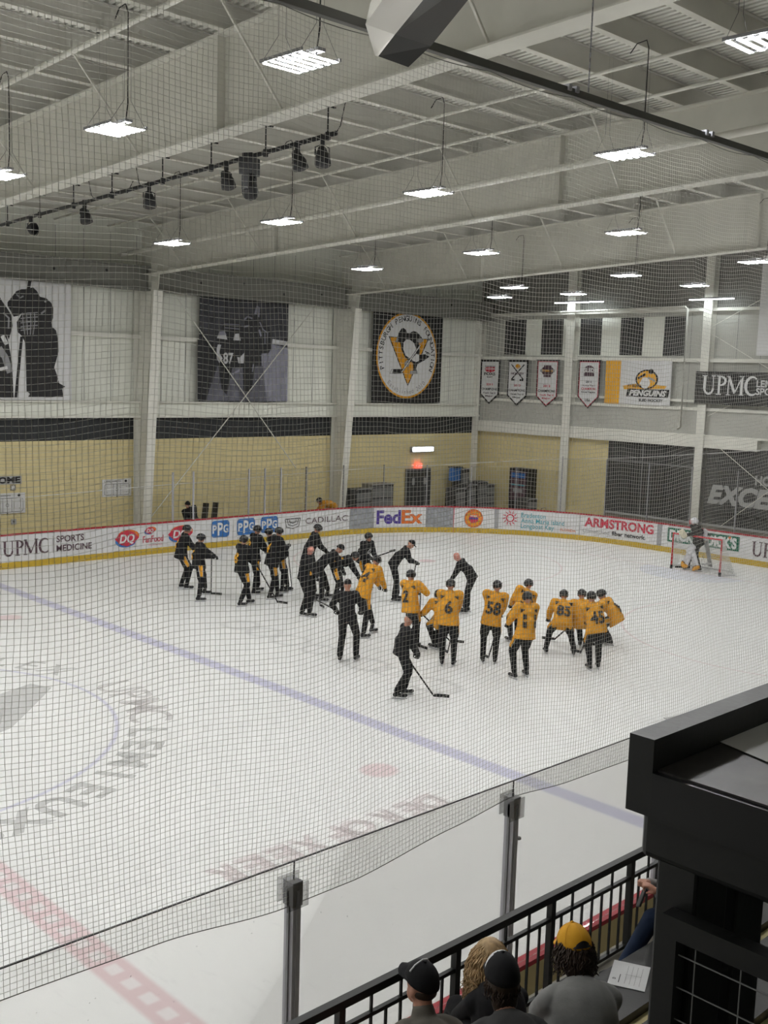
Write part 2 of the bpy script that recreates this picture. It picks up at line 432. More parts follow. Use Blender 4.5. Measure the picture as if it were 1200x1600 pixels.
pr.poly([(3.95, 1.05), (4.15, .55), (3.2, -.5), (2.5, -1.25), (1.9, -1.5), (1.2, -1.0), (.2, -.6), (-.6, .6), (.8, 1.1), (2.2, .7), (3.2, .75)], ICEG, .001)
pr.poly([(2.9, -.1), (2.45, -.95), (1.7, -1.15), (1.2, -.55), (2.0, .1)], ICEG2, .002)
pr.build('ice_print', floor)
# the mirrored red lettering along the near boards, read from the other side
p2 = Sign(lambda x, z, o: (x, z, .002+o))
xx = 6.0
for ch, wd in zip('DEROFXEER', (.50, .34, .40, .56, .34, .46, .40, .42, .40)):
    p2.text(ch, xx+.06, -7.97, .46, ICEG2, 0, width=wd*.92, rot=math.pi, bold=.04)
    p2.text(ch, xx, -7.90, .46, ICER, .001, width=wd*.92, rot=math.pi, bold=.05); xx -= .46
p2.build('ice_print', floor)

g = MB(); g.box((-31, -24, -.25), (34, 16, -.02), CONC)
struct(g.build('floor'))

# ---- walls
WY, WX = 15.5, 33.3
wl = Sign(lambda x, z, o: (x, WY-o, z))
wl.box((-31, WY, -.1), (34, WY+.25, 3.74), TAN); wl.box((-31, WY, 3.74), (34, WY+.25, 4.58), STRIPE); wl.box((-31, WY, 4.58), (34, WY+.25, 12.2), PANEL)
for i in range(62): wl.rect(-30+i*1.02, 5.1, -30+i*1.02+.02, 10.9, MGREY, .006)
for k in range(18): wl.rect(-31, .2+k*.2, 33.3, .2+k*.2+.008, CONC, .003)
struct(wl.build('wall_left'))
wr = Sign(lambda x, z, o: (WX-o, -x, z))
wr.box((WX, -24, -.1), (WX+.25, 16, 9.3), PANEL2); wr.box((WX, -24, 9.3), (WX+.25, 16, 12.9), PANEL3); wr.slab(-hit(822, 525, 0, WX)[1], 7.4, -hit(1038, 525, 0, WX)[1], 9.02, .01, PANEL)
ys = hit(950, 740, 0, WX)[1]
wr.slab(-15.5, 0, -ys, 3.9, .06, TAN); wr.slab(-ys, 0, 24, .85, .06, CONC); wr.slab(-ys, .85, 24, 3.9, .05, DGREY)
for a, b_ in ((790, 822), (847, 880), (907, 940), (970, 1005), (1038, 1070)):
    wr.slab(-hit(a, 525, 0, WX)[1], 7.45, -hit(b_, 525, 0, WX)[1], 9.0, .03, DGREY)
for i in range(40): wr.rect(-15.4+i*1.0, 4.5, -15.4+i*1.0+.02, 11.5, MGREY, .005)
struct(wr.build('wall_right'))
wb = MB(); wb.box((-31.2, -24, -.1), (-31, 16, 13), PANEL); struct(wb.build('wall_back'))
wn = MB(); wn.box((-31, -24.2, -.1), (34, -24, 3.9), TAN); wn.box((-31, -24.2, 3.9), (34, -24, 13.2), PANEL); struct(wn.build('wall_near'))

def trim(mb, n): o = struct(mb.build('trim_%d' % n)); return o
n = 0
t = MB(); t.box((-31, 15.25, 4.52), (33.2, 15.5, 4.60), WHITE); t.box((-31, 15.38, 4.6), (33.2, 15.5, 5.06), PANEL); t.box((-31, 15.22, 5.05), (33.2, 15.5, 5.10), WHITE); trim(t, 1)
t = MB(); t.box((-31, 15.25, 7.30), (33.2, 15.5, 7.36), WHITE); t.box((-31, 15.25, 7.36), (33.2, 15.29, 7.44), WHITE); trim(t, 2)
t = Sign(lambda x, z, o: (x, 14.75-o, z)); t.box((-31, 14.75, 8.98), (33.2, 14.95, 9.75), BAND); t.box((-31, 14.55, 9.72), (33.2, 15.0, 9.77), BAND); t.box((-31, 14.6, 8.95), (33.2, 15.0, 9.0), BAND)
for i in range(13):
    x = 9.5+i*1.9; t.oval(x, 9.4+.12*((i*7) % 3-1), .05, .05, BLK, .004, 10)
trim(t, 3)
k = 4
for z0, z1, dp in ((9.18, 9.30, .2), (7.20, 7.34, .25), (5.62, 5.72, .22), (5.30, 5.42, .22)):
    t = MB(); t.box((WX-dp, -24, z0), (WX, 15.4, z1), WHITE); trim(t, k); k += 1
t = MB(); t.box((WX-.12, -24, 4.35), (WX, 15.4, 5.3), PANEL2); t.box((WX-.32, hit(1190, 690, 0, WX)[1], 3.86), (WX, 15.4, 4.28), WHITE); t.box((WX-.22, -24, 4.28), (WX, 15.4, 4.36), WHITE); trim(t, k); k += 1
# curb and frame lines of the dark glazing on the end wall
t = MB(); t.box((WX-.14, -24, .78), (WX-.05, ys, .86), LGREY)
for px in (950, 985, 1003, 1037): 
    y = hit(px, 760, 0, WX)[1]; t.box((WX-.09, y-.03, .86), (WX-.04, y+.03, 3.85), DGREY if px != 1003 else MGREY)
t.box((WX-.09, -10, 3.0), (WX-.05, ys, 3.06), MGREY)
trim(t, k); k += 1

# ---- roof deck (corrugated), slope -0.04 in Y
dk = MB(); xs = []; p = .16
vs = []; fs = []
for i in range(407):
    for dx, dz in ((0, 0), (.085, 0), (.095, .075), (.15, .075)): xs.append((-31+i*p+dx, dz))
for x, dz in xs: vs.append((x, 16, 12.12-.04*16+dz)); vs.append((x, -24.2, 12.12+.04*24.2+dz))
fs = [(2*i, 2*i+1, 2*i+3, 2*i+2) for i in range(len(xs)-1)]
dk.add(vs, fs, DECKM); dk.box((-31.2, -24.2, 13.4), (34, 16, 13.5), BAND)
struct(dk.build('ceiling'))

# ---- steel frames
def zr(a, y): return a-.04*y
FR = (-13.1, -3.8, 5.58, 14.93, 24.25)
fl_lab = {5.58: 'deep white steel roof girder nearest the viewer, carrying the black lighting bar', 14.93: 'white steel roof girder crossing the middle of the ceiling behind the second row of lamps',
          24.25: 'white steel roof girder farthest from the viewer, close to the end wall'}
PY = [-6.05-1.43*i for i in range(-14, 13)]
for X in FR:
    lab = fl_lab.get(X, 'white steel roof girder above the stands behind the viewer')
    r = thing('roof_girder', lab, 'girder', (X, 0, 0), group=None if X in fl_lab else 'girders behind the viewer')
    m = MB()
    def Q(x, y, a): return (x, y, zr(a, y))
    for (x0, x1, a0, a1) in ((-.01, .01, 10.12, 11.66),):
        vs = [Q(x, y, a) for y in (15.2, -24) for a in (a0, a1) for x in (x0, x1)]
        m.add(vs, [(0, 2, 3, 1), (4, 5, 7, 6), (0, 1, 5, 4), (2, 6, 7, 3), (0, 4, 6, 2), (1, 3, 7, 5)], GIRD)
    m.build('web', r)
    for a in (10.10, 11.66):
        f = MB(); hw = .20
        vs = [Q(x, y, c) for y in (15.2, -24) for c in (a-.015, a+.015) for x in (-hw, hw)]
        f.add(vs, [(0, 2, 3, 1), (4, 5, 7, 6), (0, 1, 5, 4), (2, 6, 7, 3), (0, 4, 6, 2), (1, 3, 7, 5)], GIRD); f.build('flange', r)
    for y in (7.5, -3.0, -13.5):
        s = MB(); s.box((-.17, y-.008, zr(10.1, y)), (.17, y+.008, zr(11.66, y)), GIRD); s.build('stiffener', r)
    for y in PY[1::3]:
        if y > 13: continue
        s = MB(); s.bar((-1.35, y, zr(11.68, y)), (-.02, y+.02, zr(10.16, y)), .035, .035, GIRD); s.build('brace', r)
    # column
    c = thing('wall_column', {14.93: 'tapered white steel column between the two black and white posters', 24.25: 'tapered white steel column left of the round emblem banner',
              5.58: 'tapered white steel column just outside the left edge'}.get(X, 'tapered white steel column behind the viewer'), 'column', (X, 15.45, 0), group=None if X in fl_lab else 'columns behind the viewer')
    m = MB(); m.add([(x, -y, z) for x in (-.012, .012) for y, z in ((0, 0), (.55, 0), (1.3, 8.95), (1.45, 9.9), (0, 9.9))],
                    [(0, 1, 2, 3, 4), (9, 8, 7, 6, 5)]+[(i, 5+i, 5+(i+1) % 5, (i+1) % 5) for i in range(5)], GIRD); m.build('web', c)
    m = MB(); m.bar((0, -.56, 0), (0, -1.31, 8.95), .36, .03, WHITE, up=(0, 1, 0)); m.build('inner_flange', c)
    m = MB(); m.box((-.18, -.03, 0), (.18, 0, 9.8), GIRD); m.build('outer_flange', c)
for i, y in enumerate(PY):
    m = MB(); X0, X1 = -30.9, 33.2
    def qb(y0, y1, a0, a1): m.box((X0, y0, zr(a0, y)), (X1, y1, zr(a1, y)), PURL)
    qb(y-.006, y+.006, 11.69, 12.10); m.box((X0, y-.075, zr(11.68, y)), (X1, y+.075, zr(11.70, y)), GIRD); qb(y-.075, y+.075, 12.098, 12.116)
    tag(m.build('roof_purlin'), 'long grey steel purlin carrying the corrugated roof deck', 'purlin', 'purlins under the roof deck')
# corner and end wall columns
for (px, lab, w_) in ((742, 'white steel column in the corner where side and end walls meet', .55), (886, 'white steel column on the end wall between the third and fourth pennants', .42), (1098, 'white steel column on the end wall beside the dark hospital banner', .36)):
    y = hit(px, 600, 0, 32.9)[1]
    c = thing('wall_column', lab, 'column', (32.95, y, 0))
    zt = zr(11.6, y) if px != 742 else 9.7
    m = MB(); m.box((-.01, -.012, 0), (.3, .012, zt), GIRD); m.build('web', c)
    m = MB(); m.box((-.03, -w_/2, 0), (-.005, w_/2, zt), WHITE); m.build('inner_flange', c)
    m = MB(); m.box((.3, -w_/2, 0), (.32, w_/2, zt), GIRD); m.build('outer_flange', c)

# ---- pipes under the roof, along Y
def ypipe(px, py, a, r, lab):
    x = hits(px, py, a)[0]; m = MB(); m.tube([(x, 14.4, zr(a, 14.4)), (x, -23.8, zr(a, -23.8))], r, WHITE, 8)
    tag(m.build('ceiling_pipe', smooth=True), lab, 'pipe')
ypipe(140, 67, 11.5, .05, 'white pipe crossing the purlins at the upper left corner')
ypipe(1030, 90, 11.5, .035, 'thin white pipe under the deck above the right lamp cord')
ypipe(1080, 136, 11.5, .035, 'thin white pipe under the deck, farther of the two at upper right')
ypipe(1030, 232, 10.6, .075, 'thick white pipe running in front of the middle girder')
ypipe(1000, 305, 11.45, .03, 'thin white pipe seen through the gap behind the middle girder')

# ---- cross bracing rods
def rod(a, b, ax, v, lab, r=.014):
    A, B = hit(*a, ax, v), hit(*b, ax, v); m = MB(); m.tube([A, B], r, WHITE, 6); tag(m.build('brace_rod'), lab, 'rod')
rod((262, 444), (462, 731), 1, 15.12, 'thin white brace rod falling to the right across the players poster', .02)
rod((236, 808), (506, 462), 1, 15.06, 'thin white brace rod rising to the right across the players poster', .02)
rod((1108, 519), (1240, 600), 0, 33.0, 'white brace rod falling right above the dark hospital banner')
rod((1104, 515), (1200, 462), 0, 33.02, 'white brace rod rising right above the dark hospital banner')
rod((1092, 672), (1240, 800), 0, 32.9, 'white brace rod falling across the dark glazing lettering')
rod((1106, 650), (1230, 590), 0, 33.02, 'white brace rod rising behind the dark hospital banner')
rod((1126, 822), (1240, 740), 0, 32.88, 'white brace rod rising below the dark glazing lettering')
m = MB(); A = hit(1075, 478, 0, 32.8); B = A
m.tube([(32.8, 11.2, 9.25), (32.8, A[1]+.1, 9.33), (32.8, A[1], 9.25), (32.8, A[1], 4.62), (32.8, A[1]+.12, 4.55)], .05, WHITE, 8)
tag(m.build('drain_pipe', smooth=True), 'white pipe dropping down the end wall right of the penguins flag', 'pipe')

# ---- dasher boards
db = thing('dasher_boards', 'white rink boards with sponsor adverts, gold kick plate and red top rail', 'rink boards')
sl = list(np.linspace(SMIN, S1, 12))+list(np.linspace(S1, S2, 28))[1:]+list(np.linspace(S2, S3, 6))[1:]+list(np.linspace(S3, S4, 28))[1:]+list(np.linspace(S4, SMAX, 12))[1:]
def ribbon(z0, z1, o0, o1, m, name):
    b = MB(); vs = []
    for s in sl: vs += [bd(s, z0, o0), bd(s, z1, o0), bd(s, z1, o1), bd(s, z0, o1)]
    fs = [(4*i+a, 4*i+(a+1) % 4, 4*i+4+(a+1) % 4, 4*i+4+a) for i in range(len(sl)-1) for a in range(4)]
    b.add(vs, fs, m); return b.build(name, db)
ribbon(0, 1.03, -.05, 0, BWHITE, 'board_panel'); ribbon(0, .2, .0, .02, KICK, 'kick_plate'); ribbon(1.03, 1.075, -.10, .02, CAPR, 'top_rail')
ribbon(.0, 1.03, -.10, -.055, TAN, 'outer_panel')
def advert():
    def bdF(s, z, o): return bd(s, z, .014+o)
    return Sign(bdF)
def endad(a, label): o = a.build('advertisement', db); o['label'] = label
def A(px): return s_at(px)
a = advert(); h = .46; x = A(78)-3.36*h
a.upmc(x, .40, h, PRM, 0); a.rect(A(82.5), .36, A(83.1), .92, PRM, 0)
a.text('SPORTS', A(88), .70, .20, PRM, 0, width=A(131)-A(88), bold=.02); a.text('MEDICINE', A(88), .40, .20, PRM, 0, width=A(143)-A(88), bold=.02); endad(a, 'hospital sports medicine advert in dark serif letters')
def dq(c, z, rx, rz):
    a.oval(c-.04, z-rz*.35, rx*.9, rz*.75, PRB, 0); a.oval(c+.05, z+rz*.25, rx*.95, rz*.8, PRO, .0015)
    a.poly([(c-rx*1.05, z), (c-rx*.55, z+rz*.75), (c, z+rz), (c+rx*.55, z+rz*.75), (c+rx*1.05, z), (c+rx*.55, z-rz*.75), (c, z-rz), (c-rx*.55, z-rz*.75)], PRR, .003)
    a.text('DQ', c, z-rz*.5, rz*1.0, PRW, .005, width=rx*1.3, align='c', bold=.03, shear=.2)
a = advert(); dq((A(180)+A(216))/2, .62, (A(216)-A(180))/2, .27); endad(a, 'red oval ice cream shop advert')
a = advert(); dq(A(234), .82, (A(242)-A(226))/2, .12); a.text('FanFood', A(223), .42, .22, PRR, 0, width=A(255)-A(223), bold=.01); a.text('not just fast food', A(232), .30, .05, PRR, 0, width=A(253)-A(232)); endad(a, 'red small oval and lettering advert')
a = advert(); dq((A(263)+A(300))/2, .62, (A(300)-A(263))/2, .27); endad(a, 'red oval ice cream shop advert behind two players')
for p0, p1 in ((330, 358), (370, 398), (407, 434)):
    a = advert(); x0, x1 = A(p0), A(p1); r = .12; z0, z1 = .36, .96; pts = []
    for cx, cz, q in ((x1-r, z1-r, 0), (x0+r, z1-r, 90), (x0+r, z0+r, 180), (x1-r, z0+r, 270)):
        for i in range(6): t_ = math.radians(q+18*i); pts.append((cx+r*math.cos(t_), cz+r*math.sin(t_)))
    a.poly(pts, PRB, 0); wd = x1-x0
    a.text('P', x0+.06*wd, .52, .28, PRW, .003, width=.24*wd, bold=.03); a.text('P', x0+.34*wd, .44, .44, PRW, .004, width=.3*wd, bold=.03); a.text('G', x0+.66*wd, .52, .28, PRW, .003, width=.28*wd, bold=.03)
    endad(a, 'blue rounded square paint maker advert')
a = advert(); x0, x1 = A(445), A(469); c = (x0+x1)/2
for q in (1, .72, .45): a.stroke([(c-(c-x0)*q, .80-.02/q), (c-(c-x0)*q*.8, .80-.30*q), (c, .80-.38*q), (c+(c-x0)*q*.8, .80-.30*q), (c+(c-x0)*q, .80-.02/q)], .025, PRD, 0)
a.stroke([(x0, .80), (x1, .80)], .03, PRD, 0); a.stroke([(x0+.1, .68), (x1-.1, .68)], .02, PRD, 0)
a.text('CADILLAC', A(477), .56, .22, PRM, 0, width=A(543)-A(477)); endad(a, 'car maker crest and thin lettering advert')
a = advert(); a.rect(A(546), .21, A(709), 1.02, BGREY, 0); a.rect(A(584), .21, A(665), 1.02, BWHITE, .002)
a.text('Fed', A(588), .38, .52, PRP, .005, width=A(626)-A(588), bold=.035); a.text('Ex', A(627), .38, .52, PRO, .005, width=A(660)-A(627), bold=.035); endad(a, 'purple and orange courier advert on grey panel')
a = advert(); a.rect(A(708.3), .02, A(709.3), 1.02, PRR, .01); c = A(740); a.oval(c, .60, .38, .38, PRO, 0); a.oval(c, .60, .31, .31, GOLD, .002); a.oval(c, .60, .2, .2, PRR, .004); a.rect(c-.18, .56, c+.18, .64, PRP, .006); a.rect(c-.14, .68, c+.14, .72, PRW, .006)
a.arctext('HOCKEY CLUB', c, .60, .31, .31, 90, .06, PRD, .006, 14); endad(a, 'round orange and gold crest')
for q0, q1 in ((772.5, 779), (905.6, 906.6), (1027, 1034)): a = advert(); a.rect(A(q0), .21, A(q1), 1.02, PRS, 0); a.build('joint_strip', db)
a = advert(); c = A(797); a.oval(c, .68, .17, .17, PRR, 0); a.oval(c, .68, .12, .12, BWHITE, .002)
for i in range(12):
    t_ = i*math.pi/6; a.stroke([(c+.20*math.cos(t_), .68+.20*math.sin(t_)), (c+.33*math.cos(t_+.15), .68+.33*math.sin(t_+.15))], [.05, .012], PRR, .001)
a.text('Bradenton', A(814), .74, .19, PRT, 0, width=A(852)-A(814), bold=.01); a.text('Anna Maria Island', A(814), .52, .19, PRT, 0, width=A(882)-A(814), bold=.01)
a.text('Longboat Key', A(814), .30, .19, PRT, 0, width=A(866)-A(814), bold=.01); a.text('FLORIDA', A(876), .30, .10, PRO, 0, width=A(900)-A(876), bold=.01); endad(a, 'teal seaside town lettering with orange sun')
a = advert(); a.text('ARMSTRONG', A(913), .60, .34, PRR, 0, width=A(1021)-A(913), bold=.035); a.text('Unmatched', A(911), .34, .15, PRS, 0, width=A(952)-A(911)); a.text('fiber network.', A(956), .34, .16, PRD, 0, width=A(1009)-A(956), bold=.03); endad(a, 'red bold lettering with grey and black line beneath')
for q in (1043, 1101):
    a = advert(); a.rect(A(q), .42, A(q+54), .95, PRG, 0); a.text("DICK'S", A(q+3), .51, .36, PRW, .004, width=A(q+50)-A(q+3), bold=.05)
    c = A(q+38.5); a.oval(c, .88, .05, .045, PRO, .006); endad(a, 'white lettering on a dark green box')
a = advert(); a.upmc(A(1175), .36, .5, PRM, 0); a.rect(A(1175)+1.85, .3, A(1175)+1.87, .95, PRM, 0); endad(a, 'hospital advert in dark serif letters on the end boards')

# ---- glass and posts
def glass_post(s, z0, z1, lab, grp=None, w_=.05):
    x, y, _ = bd(s, 0, -.03); m = MB(); x2, y2, _ = bd(s, 0, .2); d = math.atan2(y2-y, x2-x)
    M = Matrix.Rotation(d, 4, 'Z')
    m.box((-.035, -w_/2, z0), (.035, w_/2, z1), ALD if w_ < .034 else AL, M)
    return tag(m.build('glass_post', loc=(x, y, 0)), lab, 'post', grp)
def glass_pane(s0, s1, z0, z1, lab, grp=None):
    a = Sign(lambda s, z, o: bd(s, z, -.02+o)); a.slab(s0+.03, z0, s1-.03, z1, .012, GLASS)
    return tag(a.build('glass_screen'), lab, 'glass', grp)
far = [14.83, 15.66, 18.05, 18.78, 19.53]
gl = 'clear rink glass pane standing on the far boards'; gp = 'slim aluminium post between panes of the far rink glass'
for i, s in enumerate(far): glass_post(s, 1.07, 2.76, gp, 'posts of the far glass', .035 if i else .05)
more = [20.75+1.83*i for i in range(17)]
for s in more: glass_post(s, 1.07, 2.75 if s < 30 else 3.3, gp, 'posts of the far glass', .03)
al = [15.66, 18.05, 18.78, 19.53]+more
for s0, s1 in zip(al[:-1], al[1:]): glass_pane(s0, s1, 1.08, 2.72 if s0 < 30 else 3.25, gl, 'panes of the far glass')
# near side
near_x = [-5.59, -3.19, -.78, 1.63, 4.04, 6.45, 8.86, 11.3]
nlab = {-.78: 'grey aluminium glass post with clear plastic cap, nearer one at lower centre', 1.63: 'grey aluminium glass post with clear plastic cap, farther one right of centre'}
for x in near_x:
    r = thing('glass_post', nlab.get(x, 'grey aluminium glass post hidden behind the stand'), 'post', (x, -13.0, 0), group=None if x in nlab else 'near glass posts out of view')
    m = MB(); m.box((-.035, -.05, 1.08), (.035, .05, 2.62), AL); m.box((-.045, -.012, 1.08), (.045, .012, 2.62), ALD); m.box((-.012, -.06, 1.08), (.012, .06, 2.62), AL); m.build('upright', r)
    m = MB(); m.box((-.045, -.055, 2.50), (.045, .055, 2.68), ALD); m.build('cap', r)
    m = MB(); m.box((-.10, -.065, 2.49), (.09, -.057, 2.67), PLASTIC); m.build('plastic_cover', r); m = MB(); m.box((-.09, .06, 2.52), (.10, .068, 2.70), PLASTIC); m.build('plastic_cover', r)
for x0, x1 in zip(near_x[:-1], near_x[1:]):
    m = MB(); m.box((x0+.004, -13.006, 1.08), (x1-.004, -12.994, 2.82), GLASS)
    r = tag(m.build('glass_screen'), {-3.19: 'tall clear glass pane left of the nearer grey post', -.78: 'tall clear glass pane between the two grey posts', 1.63: 'tall clear glass pane right of the farther grey post'}.get(x0, 'tall clear glass pane hidden behind the stand'), 'glass', None if x0 in (-3.19, -.78, 1.63) else 'near glass panes out of view')
    e = MB(); e.box((x0+.004, -13.0065, 2.815), (x1-.004, -12.9935, 2.822), DGREY); e.box((x0+.002, -13.007, 2.60), (x0+.006, -12.993, 2.82), DGREY); e.build('polished_edge', r)
    if x0 in (-3.19, -.78, 1.63):
        e = MB(); rq = random.Random(int(x0*100))
        for i in range(34):
            x, z, t, l_ = rq.uniform(x0+.1, x1-.1), rq.uniform(1.5, 2.55), rq.uniform(0, 3.1), rq.uniform(.002, .010)
            e.bar((x, -13.007, z), (x+l_*math.cos(t), -13.007, z+l_*math.sin(t)), .0012, rq.uniform(.001, .003), MGREY, up=(0, 1, 0))
        e.build('scuff_marks', r)['kind'] = 'stuff'
m = MB(); m.tube([hit(0, 782, 1, 13.05)+V3(-4, 0, -.08)]+[hit(px, py, 1, 13.05) for px, py in ((0, 782), (40, 777), (120, 770), (230, 760), (330, 752), (440, 742))]+[hit(560, 733, 1, 13.3), hit(680, 727, 1, 13.0), (30.5, 9.5, 3.0), hit(860, 718, 0, 31), hit(1000, 715, 0, 31), hit(1200, 703, 0, 31), (31, -6, 4.6)], .012, NETW, 6)
tag(m.build('rope', smooth=True), 'thin white rope stretched above the far glass', 'rope')
# ================================================================ WALL GRAPHICS
def board_sign(ax, v, rz, x0, z0, x1, z1, th, m, origin):
    s = Sign(); return s
class WallSign:
    """flat banner on a wall; zoom-crop pixels -> local metres"""
    def __init__(s, side, org, ox, oy, k):
        s.side = side; s.ox, s.oy, s.k = ox, oy, k
        s.plane = (1, 15.22) if side == 'L' else (0, 32.8)
        s.org = org; s.sg = Sign()
    def q(s, zx, zy):
        p = hit(s.ox+zx*s.k, s.oy+zy*s.k, *s.plane)
        return ((p[0]-s.org[0]) if s.side == 'L' else (s.org[0]-p[1]), p[2]-s.org[1])
    def P(s, pts): return [s.q(*p) for p in pts]
    def build(s, name, label, cat, group=None):
        o = s.sg.build(name)
        if s.side == 'L': o.location = (s.org[0], s.plane[1], s.org[1])
        else: o.location = (s.plane[1], s.org[0], s.org[1]); o.rotation_euler = (0, 0, -math.pi/2)
        return tag(o, label, cat, group)
# poster 1: white, dark figures in masks
W = WallSign('L', (9.9, 5.12), 0, 420, .1375); g = W.sg
x1, zt = W.q(800, 150); g.slab(-3.2, 0, x1, zt, .03, PRW)
g.F = lambda x, z, o: (x, -.03-o, z)
g.poly(W.P([(320, 90), (362, 92), (338, 220), (370, 212), (412, 250), (450, 318), (520, 335), (575, 385), (600, 440), (598, 560), (578, 612), (592, 665), (632, 700), (655, 820), (660, 940), (640, 1020), (610, 1120), (640, 1200), (668, 1300), (735, 1338), (700, 1362), (715, 1455), (315, 1455), (335, 1420), (297, 1390), (290, 1100), (285, 850), (262, 800), (240, 760), (192, 715), (185, 600), (215, 560), (250, 500), (215, 530), (150, 545), (110, 470), (80, 420), (80, 380), (130, 320), (180, 255), (240, 232), (300, 232)]), PRD, .004)
g.poly(W.P([(225, 770), (258, 770), (190, 1462), (158, 1462)]), PRD, .003)
g.poly(W.P([(-260, 300), (-40, 260), (20, 370), (70, 440), (120, 520), (138, 650), (95, 805), (68, 740), (95, 860), (130, 1060), (150, 1462), (-300, 1462), (-330, 700)]), PRD, .005)
for yy in (505, 555, 605, 650, 690): g.stroke(W.P([(228, yy+10), (300, yy), (425 if yy < 660 else 350, yy-8)]), .035, PRS, .008)
for xx in (250, 295, 340, 385): g.stroke(W.P([(xx, 500), (xx+5, 600), (xx+10-(xx-300)*.3, 750)]), .03, PRS, .009)
g.stroke(W.P([(180, 290), (225, 330), (260, 310)]), .05, PRS, .008); g.stroke(W.P([(30, 500), (95, 560), (90, 680)]), .06, PRS, .008)
g.stroke(W.P([(-20, 900), (50, 1000), (110, 1180)]), .22, PRS, .007); g.stroke(W.P([(20, 760), (70, 860)]), .14, PRW, .008); g.stroke(W.P([(-40, 1150), (80, 1120)]), .10, PRW, .008)
g.stroke(W.P([(500, 375), (520, 372)]), .05, PRW, .008); g.stroke(W.P([(460, 510), (515, 470)]), .06, PRS, .008); g.stroke(W.P([(640, 1100), (665, 1230), (645, 1290)]), .03, PRW, .009)
W.build('poster', 'large white poster with black silhouettes of masked hockey players', 'poster')
# poster 2: dark photograph print
PH1 = mat('photo_black', (.006, .006, .008), .5); PH2 = mat('photo_dark', (.034, .034, .043), .5, noise=.7, scale=3); PH3 = mat('photo_mid', (.12, .12, .15), .5, noise=.4, scale=2); PH4 = mat('photo_light', (.26, .26, .32), .5, noise=.25, scale=2); PH5 = mat('photo_white', (.55, .55, .57), .5)
W = WallSign('L', (17.35, 5.12), 290, 440, .15); g = W.sg
x1, zt = W.q(1070, 160); _, zt = W.q(600, 150)
g.slab(0, 0, x1, zt, .03, PH2); g.F = lambda x, z, o: (x, -.03-o, z)
g.poly(W.P([(885, 650), (1060, 690), (1055, 1245), (840, 1245), (790, 900), (780, 750), (860, 740)]), PH4, .003)
g.poly(W.P([(330, 880), (205, 1240), (840, 1245), (800, 880)]), PH3, .004)
g.poly(W.P([(118, 600), (300, 640), (320, 880), (240, 1080), (200, 1240), (120, 1235)]), PH1, .004)
g.poly(W.P([(900, 598), (1062, 625), (1060, 665), (895, 650)]), PH5, .005)
g.poly(W.P([(320, 560), (360, 500), (390, 440), (440, 400), (540, 420), (600, 480), (610, 380), (650, 350), (720, 360), (730, 250), (765, 255), (775, 400), (860, 470), (890, 560), (885, 700), (860, 745), (785, 750), (780, 880), (720, 860), (680, 1150), (600, 1150), (590, 900), (480, 900), (420, 1180), (370, 1120), (330, 860), (310, 640)]), PH1, .006)
for pts in ([(320, 590), (345, 520), (400, 515), (430, 605)], [(490, 610), (505, 545), (550, 540), (570, 615)], [(318, 700), (330, 655), (365, 658), (345, 740), (380, 800), (345, 850), (318, 800)], [(530, 785), (560, 790), (605, 740), (600, 850), (545, 850)]): g.poly(W.P(pts), PH5, .008)
g.poly(W.P([(345, 520), (400, 515), (420, 555), (335, 560)]), PH4, .009)
x, z = W.q(385, 850); x2, z2 = W.q(492, 745); g.text('87', x, z, z2-z, PH5, .010, width=x2-x, bold=.03)
for pts, w_ in (([(600, 400), (640, 365), (690, 385)], .07), ([(720, 340), (745, 255)], .11), ([(760, 265), (752, 370)], .09), ([(765, 420), (800, 500), (855, 540)], .05), ([(600, 470), (660, 460)], .06), ([(820, 520), (820, 650)], .03), ([(850, 530), (845, 640)], .03), ([(760, 500), (780, 570)], .08), ([(390, 440), (560, 450)], .03), ([(400, 480), (560, 495)], .03), ([(480, 965), (560, 920)], .08), ([(690, 940), (700, 860)], .05), ([(1010, 1050), (1050, 1085)], .04)):
    g.stroke(W.P(pts), w_, PH4, .009)
W.build('poster', 'large dark photo poster of two hockey players, one wearing number 87', 'poster')
# round emblem banner
W = WallSign('L', (26.2, 5.14), 570, 470, .10833); g = W.sg
x0, _ = W.q(92, 1400); x1, _ = W.q(1078, 1400); _, zt = W.q(900, 170)
g.slab(x0, 0, x1, zt, .03, PRD); g.F = lambda x, z, o: (x, -.03-o, z)
cx, cz = W.q(605, 790); rx = (W.q(1045, 790)[0]-W.q(172, 790)[0])/2; rz = 1.86
g.oval(cx, cz, rx, rz, GOLD, .003, 64); g.oval(cx, cz, rx*.955, rz*.955, PRW, .006, 64)
g.arctext('PITTSBURGH PENGUINS FOUNDATION', cx, cz, rx*.80, rz*.80, 90, .23, PRD, .009, 7.6, bold=.015)
g.arctext('Established 2010', cx, cz, rx*.90, rz*.90, 270, .19, PRS, .009, 5.6, inside=True)
def P(*a): return W.P(a)
g.poly(P((335, 510), (915, 550), (610, 1235)), PRD, .008); g.poly(P((355, 525), (895, 562), (610, 1205)), GOLD, .010)
g.poly(P((455, 540), (480, 460), (520, 400), (550, 392), (590, 425), (600, 465), (640, 465), (690, 435), (740, 450), (790, 500), (830, 560), (790, 600), (770, 610), (790, 720), (780, 780), (850, 770), (880, 750), (930, 800), (850, 860), (790, 890), (745, 920), (730, 980), (750, 1050), (640, 1050), (690, 1000), (685, 900), (620, 860), (560, 800), (520, 700), (500, 600), (430, 600)), PRD, .012)
g.poly(P((590, 556), (640, 560), (700, 610), (730, 690), (720, 760), (640, 830), (580, 790), (545, 700), (550, 600)), PRW, .014)
g.poly(P((730, 770), (775, 780), (775, 860), (740, 885), (690, 870), (660, 840)), PRW, .014)
